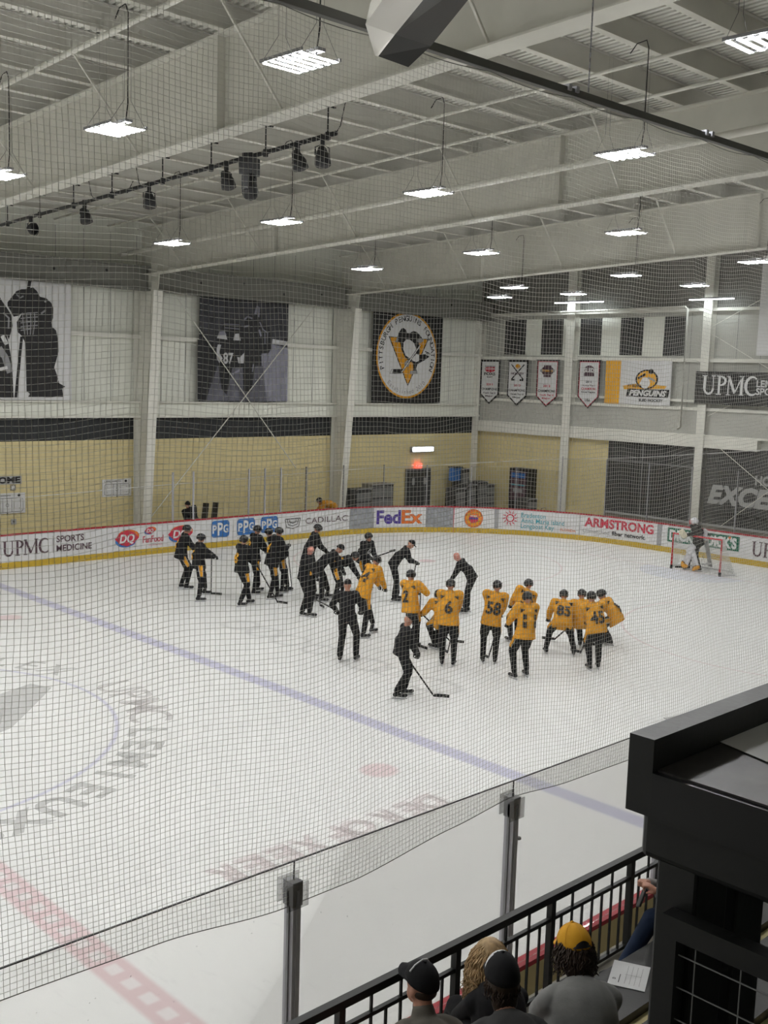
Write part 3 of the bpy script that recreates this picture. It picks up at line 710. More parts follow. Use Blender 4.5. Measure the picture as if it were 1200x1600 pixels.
g.poly(P((425, 590), (455, 530), (480, 560), (450, 600)), PRS, .015); g.poly(P((740, 560), (800, 540), (840, 575), (800, 610), (745, 600)), PRS, .015); g.poly(P((560, 900), (600, 850), (650, 880), (620, 950), (570, 960)), PRS, .015)
g.stroke(P((790, 640), (560, 975), (520, 1030)), .10, PRD, .016); g.stroke(P((790, 640), (560, 975), (520, 1030)), .05, PRW, .018)
g.poly(P((350, 1050), (375, 985), (520, 985), (540, 1010), (520, 1050)), PRD, .016); g.poly(P((355, 1046), (378, 990), (395, 990), (385, 1046)), PRW, .018)
g.poly(P((640, 1050), (640, 1010), (690, 1005), (745, 1010), (750, 1055)), PRS, .016)
g.stroke(P((860, 730), (935, 770)), .05, PRD, .016); g.stroke(P((855, 760), (925, 800)), .04, PRW, .017)
W.build('banner', 'black square banner with round gold-rimmed white emblem of a skating penguin', 'banner')

# signs on the tan wall
W = WallSign('L', (9.75, 2.36), 0, 720, .19167); W.plane = (1, 15.48); g = W.sg
x1 = W.q(168, 150)[0]; g.slab(-.4, -.03, x1+.03, .24, .01, LGREY); g.F = lambda x, z, o: (x, -.01-o, z); g.text('HOME', x1-1.02, .02, .19, PRD, .003, width=1.0, bold=.05); W.build('sign', 'small sign reading HOME in black block letters', 'sign')
def rinkboard(ox, z, w_, h, label):
    g = Sign(lambda x, z, o: (x, -o, z)); g.slab(0, 0, w_, h, .02, BWHITE); g.F = lambda x, z, o: (x, -.02-o, z)
    g.text('UPMC', .08, h-.11, .07, PRD, .002); g.rect(.38, h-.10, .75, h-.06, PRS, .002); g.oval(w_-.22, h-.08, .05, .045, PRD, .002)
    x0, x1, z0, z1 = .08, w_-.08, .05, h-.17; r = .08
    pts = []
    for cx, cz, q in ((x1-r, z1-r, 0), (x0+r, z1-r, 90), (x0+r, z0+r, 180), (x1-r, z0+r, 270)):
        for i in range(5): t_ = math.radians(q+22.5*i); pts.append((cx+r*math.cos(t_), cz+r*math.sin(t_)))
    g.stroke(pts+[pts[0]], .012, PRD, .002)
    for f in (.36, .5, .64): g.rect(x0+(x1-x0)*f-.006, z0, x0+(x1-x0)*f+.006, z1, PRD, .003)
    g.arc((x0+x1)/2, (z0+z1)/2, .05, .05, 0, 360, .01, PRD, .003)
    for fx in (.12, .88):
        for fz in (.25, .75): g.oval(x0+(x1-x0)*fx, z0+(z1-z0)*fz, .012, .012, PRD, .003, 8)
    g.rect(w_/2-.02, -.015, w_/2+.02, .02, PRD, .004)
    o = g.build('coaching_board'); 
    return o
o = rinkboard(0, 0, 1.15, .62, ''); o.location = (13.52, 15.48, 1.72); tag(o, 'white coaching board with rink diagram beside the first column', 'coaching board')
o = rinkboard(0, 0, 1.25, .68, ''); o.location = (9.42, 15.48, 1.36); tag(o, 'white coaching board with rink diagram below the HOME sign', 'coaching board')
m = MB(); m.box((-.09, -.03, -.09), (.09, 0, .09), LGREY); r = thing('wall_socket', 'small grey outlet box on the tan wall below the left coaching board', 'outlet', hit(21, 815, 1, 15.48)); m.build('plate', r); m = MB(); m.box((-.03, -.04, -.03), (.03, -.03, .03), BLK); m.build('socket', r)
m = MB(); m.box((-.09, -.03, -.09), (.09, 0, .09), CONC); r = thing('wall_socket', 'small square outlet frame on the tan wall under the HOME sign', 'outlet', hit(20, 762, 1, 15.48)); m.build('plate', r); m = MB(); m.box((-.05, -.04, -.05), (.05, -.03, .05), PRW); m.build('socket', r)

# pennants on the end wall
def pennant(tl, tr, bl, tip, edge, logo, rows, label):
    W = WallSign('R', (hit(tl[0], tl[1], 0, 33.03)[1], hit(tl[0], tl[1], 0, 33.03)[2]), 0, 0, 1); W.plane = (0, 33.03); g = W.sg
    wd = W.q(*tr)[0]; hb = W.q(*bl)[1]; ht = W.q(*tip)[1]; F0 = g.F
    poly = [(0, 0), (wd, 0), (wd, hb), (wd/2, ht), (0, hb)]
    g.prism(poly, -.008, .008, PRD, F=lambda x, y, z: (x, y, z))
    def ins(d): return [(d, -d), (wd-d, -d), (wd-d, hb+d*.3), (wd/2, ht+d*1.3), (d, hb+d*.3)]
    g.poly(ins(.04), edge, .012); g.poly(ins(.07), PRW, .015)
    c = wd/2; u = -ht
    for kind, *q in logo:
        if kind == 'o': g.oval(c+q[0]*wd, -q[1]*u, q[2]*wd, q[3]*u, q[4], .019)
        if kind == 's': g.stroke([(c+q[0]*wd, -q[1]*u), (c+q[2]*wd, -q[3]*u)], q[4]*wd, q[5], .021)
        if kind == 't': g.text(q[0], c, -q[1]*u, q[2]*u, q[4], .024, width=q[3]*wd, align='c', bold=.04)
    for t_, zf, hf, wf, mm in rows: g.text(t_, c, -zf*u, hf*u, mm, .02, width=wf*wd, align='c', bold=.03)
    g.bar((-.05, 0, .01), (wd+.05, 0, .01), .03, .03, PRD)
    o = W.build('pennant', label, 'pennant')
px5 = lambda x, y: (740+x*.175, 550+y*.175)
std = lambda yr, c1, c2: [(yr, .57, .045, .34, c1), ('CHAMPIONS', .68, .05, .82, PRD), ('Youth Tier II', .76, .035, .66, c2), ('Major', .83, .035, .40, c2)]
pennant(px5(70, 72), px5(238, 74), px5(50, 372), px5(127, 465), PRD, [('o', 0, .20, .28, .075, PRR), ('s', -.28, .14, .28, .14, .05, PRS), ('s', -.26, .20, .26, .20, .03, PRW), ('t', 'FOXS', .34, .06, .6, PRD), ('s', -.15, .38, .15, .38, .04, PRD)], std('2011', PRR, PRM), 'white pennant with red ball emblem, farthest left of the pennants')
pennant(px5(312, 74), px5(490, 76), px5(290, 385), px5(372, 480), PRD, [('o', 0, .13, .12, .05, GOLD), ('s', -.32, .09, .3, .42, .05, PRD), ('s', .32, .09, -.3, .42, .05, PRD), ('t', 'HOCKEY', .31, .045, .66, PRM), ('s', -.3, .43, -.12, .43, .07, PRD), ('s', .3, .43, .12, .43, .07, PRD)], std('2013', PRR, PRD), 'white pennant with crossed hockey sticks and gold ball')
pennant(px5(572, 74), px5(762, 70), px5(545, 392), px5(640, 490), PRR, [('o', 0, .22, .3, .10, PRM), ('s', 0, .1, 0, .36, .34, PRM), ('s', -.34, .22, .34, .22, .1, PRS), ('t', 'TIER II', .24, .04, .5, GOLD)], std('2012', PRR, PRR), 'white pennant with red border and diamond emblem left of the column')
pennant(px5(945, 76), px5(1135, 78), px5(905, 395), px5(1005, 505), PRR, [('o', 0, .2, .24, .10, PRM), ('t', 'SLED', .24, .08, .46, PRW), ('s', -.24, .29, .24, .29, .12, PRM)], [('2011', .46, .045, .26, PRD), ('Hockey Tier I', .53, .03, .6, PRM), ('CHAMPION', .61, .05, .66, PRR), ('Grand Rapids', .67, .035, .66, PRD), ('USA', .85, .05, .25, PRD)], 'white pennant reading SLED right of the column')
# flag with gold stripe
W = WallSign('R', (hit(948, 563, 0, 33.03)[1], hit(948, 563, 0, 33.03)[2]), 930, 550, .225); W.plane = (0, 33.03); g = W.sg
wd = W.q(537, 63)[0]; hb = W.q(68, 355)[1]; g.slab(0, hb, wd, 0, .012, PRW); g.F = lambda x, z, o: (x, -.012-o, z)
g.rect(0, hb, wd*.235, 0, GOLDP, .003); c = wd*.64; u = -hb
g.poly([(wd*.28, -.58*u), (wd*.56, -.50*u), (wd*.94, -.56*u), (wd*.92, -.62*u), (wd*.3, -.66*u)], GOLDP, .004)
g.oval(c, -.42*u, .17*wd, .22*u, PRD, .005); g.oval(c, -.42*u, .145*wd, .19*u, GOLDP, .007); g.oval(c-.02*wd, -.50*u, .07*wd, .13*u, PRW, .009); g.stroke([(c-.13*wd, -.40*u), (c-.02*wd, -.30*u)], .09, PRD, .010)
g.oval(c+.06*wd, -.24*u, .035*wd, .06*u, PRD, .010); g.stroke([(c+.02*wd, -.38*u), (c+.13*wd, -.45*u)], .08, PRS, .011); g.stroke([(c-.1*wd, -.5*u), (c-.02*wd, -.62*u)], .07, PRW, .011)
g.poly([(wd*.34, -.82*u), (wd*.36, -.64*u), (wd*.99, -.64*u), (wd*.97, -.82*u)], PRD, .012)
g.text('PENGUINS', wd*.665, -.79*u, .12*u, PRW, .015, width=wd*.56, align='c', bold=.05, shear=.25); g.text('PITTSBURGH', wd*.36, -.60*u, .055*u, PRD, .013, width=wd*.2, bold=.03); g.text('SLED HOCKEY', wd*.9, -.92*u, .055*u, PRD, .013, width=wd*.36, align='r', bold=.04)
W.build('flag', 'white flag with gold stripe and black PENGUINS lettering', 'flag')
# dark hospital banner
W = WallSign('R', (hit(1088, 580, 0, 32.85)[1], hit(1088, 580, 0, 32.85)[2]), 1080, 560, .1625); W.plane = (0, 32.85); g = W.sg
hb = W.q(18, 435)[1]; g.slab(0, hb, 7.6, 0, .02, PRD); g.F = lambda x, z, o: (x, -.02-o, z)
h = .70; x, z = W.q(105, 335); g.upmc(x, z-.02, h, PRW, .003); x2, z2 = W.q(628, 280); g.text('LEMIEUX', x2, z2+.02, .25, PRW, .003, bold=.02); x2, z2 = W.q(622, 355); g.text('SPORTS COMPLEX', x2, z2+.02, .25, PRW, .003, bold=.02)
W.build('banner', 'long dark banner with white serif hospital name at the right edge', 'banner')
# lettering on the dark glazing
W = WallSign('R', (hit(1105, 785, 0, 33.1)[1], hit(1105, 785, 0, 33.1)[2]), 1080, 560, .1625); W.plane = (0, 33.1); g = W.sg; g.slab(-.1, -.35, 7, 1.5, .01, DGREY); g.F = lambda x, z, o: (x, -.01-o, z)
g.text('EXCELLENCE', .0, .02, .68, LGREY, .003, width=6.2, bold=.05, shear=.25)
x, z = W.q(612, 1215); g.text('HOME OF', x, z, .34, LGREY, .003, width=1.9, bold=.04)
W.build('wall_lettering', 'large grey slanted lettering on the dark glazing at right', 'sign')
m = MB(); y0 = hit(1188, 480, 0, 32.6)[1]; m.box((32.55, -4.2, 7.45), (32.6, y0, 11.1), PRW); tag(m.build('banner'), 'blank white hanging banner cut by the upper right edge', 'banner')

# ================================================================ LIGHT FIXTURES
def make_light(lab):
    r = thing('ceiling_light', lab, 'ceiling light')
    h = MB(); h.box((-.31, -.40, .01), (-.285, .40, .05), ALD); h.box((.285, -.40, .01), (.31, .40, .05), ALD); h.box((-.06, -.40, .07), (.06, .40, .11), ALD); h.build('housing', r)
    for i in range(6):
        y = -.345+.138*i; t = MB(); t.box((-.275, y-.028, 0), (.275, y+.028, .005), TUBEM); t.box((-.278, y-.029, .005), (.278, y+.029, .012), ALD); t.build('lamp_tube', r)
    return r
L0 = make_light('x'); first = True
def place_light(px, py, lab, grp=None, a=9.62, loc=None, cord=1.75, side=1):
    global first
    p = loc if loc is not None else hits(px, py, a)
    if first: r = L0; first = False
    else: r = dup(L0)
    if 'group' in r: del r['group']
    r.location = tuple(float(c) for c in p); r['label'] = lab
    if grp: r['group'] = grp
    c = MB(); c.tube([(.0, side*-.3, .05), (.02, side*-.33, .35), (.02, side*-.33, cord-.12), (.0, side*-.30, cord), (.0, side*-.12, cord-.02), (0, side*.0, cord-.15)], .009, BLK, 6); c.build('power_cord', r)
    c = MB()
    for x, y in ((-.28, -.36), (.28, -.36), (-.28, .36), (.28, .36)): c.tube([(x, y, .05), (x*.2, y, .38), (x*.2, y, cord+.05)], .004, MGREY, 4)
    c.build('hanging_wire', r)
    return r
TL = [((469, 99), 'large ceiling light nearest the viewer, upper left of centre'), ((180, 204), 'ceiling light above the left end of the black lighting bar'), ((1, 275), 'ceiling light cut by the left edge beside the girder'),
      ((976, 243), 'ceiling light on the right, just below the grey net rail'), ((669, 303), 'ceiling light in the middle hanging before the middle girder'), ((440, 348), 'ceiling light right below the pair of large black stage lamps'), ((269, 381), 'ceiling light above the left wall column'),
      ((978, 365), 'ceiling light at right between middle and far girders'), ((752, 396), 'ceiling light centred between middle and far girders'), ((573, 421), 'ceiling light above the second wall column'),
      ((1200, 65), 'ceiling light cut by the right edge near the top'), ((978, 431), 'ceiling light past the far girder, right of the end wall column'), ((803, 450), 'ceiling light past the far girder, upper one near the wall corner'),
      ((1180, 410), 'ceiling light past the far girder near the right edge'), ((896, 460), 'ceiling light past the far girder, in front of the end wall column'), ((1085, 447), 'ceiling light past the far girder beside the right end wall column'),
      ((780, 465), 'ceiling light lowest of the lamps near the wall corner')]
for (px, py), lab in TL: place_light(px, py, lab)
for X in (-17.2, -10.4, -3.65):  # copies of the fixture outside the view, added for even lighting
    for Y in (-12.5, -8.06, -3.6, .9, 5.4, 9.8): place_light(0, 0, 'unseen ceiling light added to light the rink evenly', 'ceiling lights out of view', loc=(X, Y, 9.62-.04*Y))
for Y in (-12.5, 5.4, 9.8):
    place_light(0, 0, 'unseen ceiling light added to light the rink evenly', 'ceiling lights out of view', loc=(3.1, Y, 9.62-.04*Y))
place_light(0, 0, 'unseen ceiling light added to light the rink evenly', 'ceiling lights out of view', loc=(16.6, -8.06, 9.95))
place_light(0, 0, 'unseen ceiling light added to light the rink evenly', 'ceiling lights out of view', loc=(16.6, -12.5, 10.1))
place_light(0, 0, 'unseen ceiling light added to light the rink evenly', 'ceiling lights out of view', loc=(23.4, -8.0, 9.95))
for (a_, b_, lab) in (((868, 474), (942, 474), 'long thin wall light above the striped upper wall, left one'), ((1078, 469), (1146, 468), 'long thin wall light above the striped upper wall, right one')):
    A_, B_ = hit(*a_, 0, 32.6), hit(*b_, 0, 32.6); r = thing('wall_light', lab, 'wall light', A_)
    m = MB(); m.box((-.08, B_[1]-A_[1], .02), (.08, 0, .08), ALD); m.build('housing', r); m = MB(); m.box((-.06, B_[1]-A_[1], -.01), (.06, 0, .02), LEDM); m.build('lamp_tube', r)
# black lighting bar below the first girder
bx = 5.75
pa, pb = hit(0, 352, 0, bx), hit(525, 208, 0, bx); pa = pa+(pa-pb)*.25
bar = thing('lighting_bar', 'long black pipe hung below the nearest girder carrying stage lamps', 'lighting bar', pb)
m = MB(); m.tube([(0, 0, 0), tuple(pa-pb)], .038, BLK, 8); m.build('pipe', bar, smooth=True)
def on_bar(px):
    lo, hi = 0., 1.
    for _ in range(30):
        mm = (lo+hi)/2; q = pb+(pa-pb)*mm
        if proj(q)[0] > px: lo = mm
        else: hi = mm
    return pb+(pa-pb)*lo
for px in (12, 62, 115, 175, 254, 330, 415, 512):
    q = on_bar(px); m = MB(); zt = zr(10.1, q[1]); m.tube([tuple(q-pb), (q[0]-pb[0], q[1]-pb[1], zt-pb[2])], .012, BLK, 6); m.box((-.02+q[0]-pb[0]-.12, q[1]-pb[1]-.02, zt-pb[2]-.015), (q[0]-pb[0]+.14, q[1]-pb[1]+.02, zt-pb[2]+.005), BLK)
    m.box((q[0]-pb[0]-.03, q[1]-pb[1]-.03, -.07+q[2]-pb[2]), (q[0]-pb[0]+.03, q[1]-pb[1]+.03, .05+q[2]-pb[2]), BLK); m.build('hanger', bar)
for px, py, sx in ((138, 280, 148), (208, 283, 190), (213, 262, 222), (540, 158, 527)):
    q = on_bar(sx); t_ = hit(px, py, 0, 5.8)-pb; q = q-pb; mid = (q+t_)/2+V3(0, 0, -.12); m = MB(); m.tube([tuple(q), tuple(mid), tuple(t_)], .008, BLK, 5); m.build('cable', bar)
def stage_lamp(px, py, label, tilt, sc=1.0, round_=False):
    q = on_bar(px); r = thing('stage_lamp', label, 'stage lamp', q, rz=tilt)
    m = MB(); m.box((-.03, -.03, -.12), (.03, .03, .04), BLK); m.build('clamp', r)
    d = q[2]-hit(px, py, 0, bx)[2]
    y = MB(); w_ = .11*sc
    y.tube([(-w_, 0, -d), (-w_, 0, -.16), (0, 0, -.11), (w_, 0, -.16), (w_, 0, -d)], .012, BLK, 6); y.build('yoke', r)
    b = MB()
    if round_: b.tube([(0, -.10, -d), (0, -.02, -d+.01), (0, .06, -d+.02)], [.13, .13, .06], BLK, 16, cap=False); b.tube([(0, -.11, -d), (0, -.09, -d)], [.14, .14], BLK, 16, cap=False); b.ell((0, .06, -d+.02), (.05, .04, .05), BLK)
    else:
        b.cap((0, .02, -d+.08), (0, -.04, -d-.05), .075*sc, .12*sc, BLK, 12); b.tube([(0, -.03, -d-.03), (0, -.07, -d-.15)], [.12*sc, .13*sc], BLK, 12)
    b.build('lamp_head', r, smooth=not round_)
    return r
stage_lamp(48, 358, 'black open-faced stage lamp, leftmost on the lighting bar', .5, 1.0, True)
stage_lamp(132, 336, 'black stage lamp second from the left end of the lighting bar', .2)
stage_lamp(233, 311, 'black stage lamp below the middle of the lighting bar with looped cable', -.3)
stage_lamp(354, 280, 'black stage lamp just left of the large stacked pair', .1)
stage_lamp(465, 249, 'black stage lamp second from the right end of the lighting bar', .4)
stage_lamp(504, 243, 'black stage lamp at the right end of the lighting bar', -.5)
q = on_bar(390); r = thing('moving_light', 'large black double-bodied stage light in the middle right of the bar', 'stage lamp', q, rz=.5)
m = MB(); m.box((-.16, -.12, -.30), (.16, .12, -.02), BLK); m.box((-.10, -.09, -.02), (.10, .09, .05), BLK); m.build('base', r)
m = MB(); m.box((-.17, -.06, -.55), (-.12, .06, -.28), BLK); m.box((.12, -.06, -.55), (.17, .06, -.28), BLK); m.build('arm', r)
m = MB(); m.cap((0, 0, -.42), (0, -.02, -.58), .12, .14, BLK, 14); m.build('head', r, smooth=True)

# slanting white boxed duct behind the net rail
c0 = hit(652, 90, 1, -9.6); ax = None
r = thing('duct', 'thick white boxed duct slanting down behind the grey net rail', 'duct', (0, 0, 0))
def dq_(px, py, d):
    q = ray(px, py); return CC+q*d
m = MB()
E0 = [dq_(587, 86, 7.2), dq_(608, 63, 7.2), dq_(669, 82, 7.6), dq_(650, 104, 7.6)]     # lower end: left, upper, right, bottom
E1 = [dq_(572, 38, 7.0), dq_(616, 50, 6.8)]
fr_ = [dq_(571, 38, 7.1), dq_(617, 54, 6.9), dq_(673, 72, 7.3)]
top = [dq_(650, -75, 5.6), dq_(712, -62, 5.4), dq_(790, -72, 5.8)]
endp = [dq_(586, 87, 7.3), dq_(591, 88, 7.1), dq_(638, 105, 7.4)]
back = V3(.45, .45, .35)
vs = [*fr_, *top, *endp]; bk = [p+back for p in vs]
m.add(vs, [(0, 1, 4, 3), (6, 7, 1, 0)], DUCTLIT); m.add(vs, [(1, 2, 5, 4), (7, 8, 2, 1)], CHAR)  # lit side painted whiter than the casing, shaded side painted charcoal
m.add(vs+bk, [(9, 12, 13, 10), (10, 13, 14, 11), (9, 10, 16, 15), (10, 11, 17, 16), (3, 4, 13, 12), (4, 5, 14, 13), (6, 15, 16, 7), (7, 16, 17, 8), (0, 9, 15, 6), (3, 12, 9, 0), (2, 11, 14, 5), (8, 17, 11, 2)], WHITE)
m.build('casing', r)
# net rail with chains
rail = thing('net_rail', 'dark grey rail across the top from which the safety net hangs', 'rail', (0, -12.95, 8.58))
m = MB(); m.bar((-8, 0, -.08), (17, 0, .10), .055, .06, TRACKM); m.build('beam', rail)
for x in (1.95, 2.05, 4.1, 4.2, -1.0): 
    m = MB(); zc = (x+8)/25*.18-.08; m.box((x-.02, -.045, zc+.0), (x+.02, .045, zc+.05), AL); m.build('bracket', rail)
def chain(x, z0, z1, y=0):
    m = MB(); z = z0; i = 0
    while z < z1:
        if i % 2: m.box((x-.002, y-.007, z), (x+.002, y+.007, z+.038), ALD)
        else: m.box((x-.007, y-.002, z), (x+.007, y+.002, z+.038), ALD)
        z += .04; i += 1
    m.build('chain', rail)
for x in (-.75, 2.25, 5.6, -4): chain(x, .04, 3.2)
# ---- the safety net
net = thing('safety_net', 'large fine square-mesh safety net hanging in front of the rink', 'net', (0, 0, 0))
SP = .0375; X0, X1 = -4.4, 8.6
def zb(x):
    a = [(-6, 2.7), (-2.91, 2.63), (-1.85, 2.60), (-.9, 2.50), (-.2, 2.50), (.85, 2.61), (1.6, 2.68), (2.4, 2.62), (3.6, 2.60), (9, 2.6)]
    for (p, q), (p2, q2) in zip(a[:-1], a[1:]):
        if x <= p2: t = (x-p)/(p2-p); t = t*t*(3-2*t)*.5+t*.5; return q+(q2-q)*t
    return 2.6
def zt_(x): return 8.50+(x+8)/25*.18-.035-.03*abs(math.sin(x*3.1))
def wob(x, t):
    y = -12.95+.05*math.sin(x*1.3+.4)*math.sin(math.pi*t)+.03*math.sin(x*3.7+5*t)*math.sin(math.pi*t)-.06*(1-t)**3
    dz = .05*math.sin(x*.9+1.0+2*t)*math.sin(math.pi*t)+.018*math.sin(x*4+6*t)
    dx = .03*math.sin(4.2*t+x*.8)*math.sin(math.pi*t)+.012*math.sin(17*t+x*2)
    return dx, y, dz
def npt(x, t):
    dx, y, dz = wob(x, t); a, b = zb(x), zt_(x); return (x+dx, y, a+(b-a)*t+dz*math.sin(math.pi*t)**.5 if 0 < t < 1 else (a if t <= 0 else b))
def strands(lines, r, m, name):
    vs = []; fs = []; o = 0
    for pts, hor in lines:
        k = len(pts)
        for p in pts:
            if hor: vs += [(p[0], p[1]-r, p[2]-.5*r), (p[0], p[1]+r, p[2]-.5*r), (p[0], p[1], p[2]+r)]
            else: vs += [(p[0]-r, p[1]-.5*r, p[2]), (p[0]+r, p[1]-.5*r, p[2]), (p[0], p[1]+r, p[2])]
        for i in range(k-1):
            for j in range(3): fs.append((o+3*i+j, o+3*i+(j+1) % 3, o+3*i+3+(j+1) % 3, o+3*i+3+j))
        o += 3*k
    b = MB(); b.v = vs; b.f = fs; b.m = [0]*len(fs); b.mats = [m]; return b.build(name, net)
nx = int((X1-X0)/SP); NT = 160
jr = random.Random(3)
strands([([npt(X0+i*SP+jr.uniform(-.003, .003), t/48) for t in range(49)], False) for i in range(nx)], .0014, NETM, 'net_mesh')['kind'] = 'stuff'
strands([([npt(X0+i*.13, k/NT+jr.uniform(-.0004, .0004)) for i in range(int((X1-X0)/.13)+1)], True) for k in range(1, NT)], .0014, NETM, 'net_mesh')['kind'] = 'stuff'
strands([([npt(X0+i*.06, 0) for i in range(int((X1-X0)/.06)+1)], True), ([npt(X0+i*.06, 1) for i in range(int((X1-X0)/.06)+1)], True)], .0035, NETM2, 'border_cord')

# ================================================================ GOAL
gx = 27.13
goal = thing('hockey_goal', 'red-framed hockey goal with white net at the far right of the ice', 'goal', (gx, 0, 0))
m = MB(); m.tube([(0, .915, 0), (0, .915, 1.22), (0, -.915, 1.22), (0, -.915, 0)], .035, GOALR, 10); m.build('goal_frame', goal)
m = MB(); m.tube([(0, .95, .03), (.55, 1.15, .03), (1.02, .8, .03), (1.08, 0, .03), (1.02, -.8, .03), (.55, -1.15, .03), (0, -.95, .03)], .03, PRW, 8); m.build('base_frame', goal)
m = MB(); m.tube([(0, .915, 1.22), (.45, .75, 1.2), (.5, 0, 1.2), (.45, -.75, 1.2), (0, -.915, 1.22)], .02, PRW, 8); m.build('top_frame', goal)
m = MB(); m.box((.50, -.06, .2), (.95, .06, .24), PRW); m.bar((.52, 0, 1.18), (1.02, 0, .1), .14, .04, LGREY); m.build('centre_support', goal)
for y in (.915, -.915): m = MB(); m.tube([(0, y, 0), (0, y, .13)], .045, BLK, 10); m.build('post_pad', goal)
m = MB()
top_ = [(0, .915, 1.2), (.45, .75, 1.18), (.5, 0, 1.18), (.45, -.75, 1.18), (0, -.915, 1.2)]; bot_ = [(0, .95, .03), (.7, 1.08, .03), (1.06, 0, .03), (.7, -1.08, .03), (0, -.95, .03)]
def lerpl(L, t): t *= len(L)-1; i = min(int(t), len(L)-2); f = t-i; return V3(*L[i])*(1-f)+V3(*L[i+1])*f
for i in range(49): a, b_ = lerpl(top_, i/48), lerpl(bot_, i/48); m.tube([a, (a+b_)/2+V3(-.04, 0, -.02), b_], .006, NETW, 3, cap=False)
for j in range(1, 16): f = j/16; m.tube([lerpl(top_, i/24)*(1-f)+lerpl(bot_, i/24)*f for i in range(25)], .006, NETW, 3, cap=False)
for j in range(12): y = -.85+.155*j; m.tube([(0, y, 1.2), (.47, y*.85, 1.19)], .004, NETW, 3, cap=False)
m.build('goal_net', goal)
m = MB(); m.tube([(0, 0, 0), (0, 0, .025)], .038, BLK, 20); tag(m.build('puck', loc=ice(810, 1311)), 'single black puck lying on the ice right of the farther grey post', 'puck')

# ================================================================ FAR SIDE FURNISHINGS
# double door with exit sign and bulkhead light
r = struct(thing('door_1', None, None, (28.55, 15.46, 0)))
m = MB(); m.box((0, -.06, 0), (1.6, 0, 2.18), MGREY); m.build('frame', r)
for x in (.07, .81):
    m = MB(); m.box((x, -.09, .02), (x+.72, -.05, 2.1), DGREY); d = m.build('leaf', r); m = MB(); m.box((x+.28, -.10, 1.45), (x+.44, -.09, 1.75), LGREY); m.build('pane', d)
g = Sign(lambda x, z, o: (x, -o, z)); g.slab(0, 0, .34, .2, .05, EXITM); g.F = lambda x, z, o: (x, -.05-o, z); g.text('EXIT', .17, .05, .1, PRW, .002, align='c', width=.26, bold=.03); tag(g.build('exit_sign', loc=(29.15, 15.42, 2.2)), 'small glowing red exit sign above the grey double door', 'exit sign')
r = thing('wall_light', 'bright rectangular wall light above the grey double door', 'wall light', (28.85, 15.4, 2.95))
m = MB(); m.box((-.05, -.06, -.02), (1.4, .08, .22), ALD); m.build('housing', r); m = MB(); m.box((.02, -.09, .02), (1.30, -.06, .18), LEDM); m.build('diffuser', r)
def bag(x, y, s, col, label, cat='bag', name='equipment_bag'):
    m = MB(); m.cap((-.3*s, 0, .25*s), (.3*s, 0, .25*s), .22*s, .22*s, col, 12); m.box((-.35*s, -.15*s, 0), (.35*s, .15*s, .2*s), col)
    o = remesh(m, name, col, .03, 3); ob = link(name, o, None, (x, y, 0)); hd = MB(); hd.tube([(-.12*s, -.05, .46*s), (-.1*s, -.05, .56*s), (.1*s, -.05, .56*s), (.12*s, -.05, .46*s)], .015, DGREY, 6); hd.build('handle', ob); return tag(ob, label, cat)
def cart(x0, x1, y, h, col, label, name='storage_cart', cat='cart'):
    r = thing(name, label, cat, (x0, y, 0)); w_ = x1-x0
    m = MB(); m.box((0, 0, .15), (w_, .6, h), col); m.box((.03, -.02, .2), (w_-.03, 0, h-.06), DGREY); m.build('body', r)
    for x in (.08, w_-.08):
        for yy in (.08, .52): m = MB(); m.tube([(x-.02, yy, .07), (x+.02, yy, .07)], .07, BLK, 12); m.build('wheel', r)
    m = MB(); m.tube([(.05, .0, h-.05), (.05, -.08, h), (w_-.05, -.08, h), (w_-.05, 0, h-.05)], .015, AL, 6); m.build('handle', r)
    for i in range(3): m = MB(); m.box((.05, -.03, .2+(h-.3)*i/3), (w_-.05, -.02, .2+(h-.3)*(i+.85)/3), MGREY); m.build('panel', r)
    return r
cart(24.6, 25.5, 14.4, 1.55, DGREY, 'dark equipment cart just right of the second wall column')
cart(25.6, 26.9, 14.5, 1.70, CONC, 'tall olive-grey equipment cart between the second column and the double door')
for i, (x, h, w_) in enumerate(((30.2, 1.35, .7), (31.0, 1.5, .6), (31.7, 1.6, .7), (32.3, 1.45, .6))):
    cart(x, x+w_, 13.9, h, DGREY, ['dark wheeled cart right of the double door, leftmost of four', 'dark wheeled cart second from left of four in the corner', 'dark wheeled cart third from left of four in the corner', 'dark wheeled cart closest to the corner column'][i])
cart(31.35, 31.9, 14.6, 2.15, DGREY, 'tall black cabinet standing behind the carts in the corner', 'cabinet', 'cabinet')
m = MB(); m.box((-.03, -.02, -.05), (.5, .3, .55), PRB); r = thing('storage_bin', 'blue plastic bin on top of the carts in the corner', 'bin', (30.95, 14.7, 1.65)); m.build('bin_body', r); m = MB(); m.box((-.06, -.05, .55), (.53, .33, .6), DGREY); m.build('lid', r)
r = thing('vending_machine', 'dark vending machine with blue front against the end wall', 'vending machine', (32.9, 11.7, .0))
m = MB(); m.box((-.35, 0, 0), (.3, 1.05, 2.32), PRD); m.build('body', r); m = MB(); m.box((-.37, .08, .9), (-.35, .97, 2.2), PRM); m.box((-.375, .12, 1.9), (-.37, .93, 2.12), PRB); m.box((-.375, .12, 1.55), (-.37, .93, 1.62), PRT); m.box((-.375, .25, 1.25), (-.37, .8, 1.4), PRS); m.build('front_panel', r); m = MB(); m.box((-.38, .1, .3), (-.35, .9, .7), BLK); m.build('delivery_door', r)
cart(30.9, 31.6, 10.35, 1.2, DGREY, 'small dark cart between the vending machine and the end wall column')
bag(31.5, 9.95, 1.5, DGREY, 'dark equipment bag beside the end wall column')
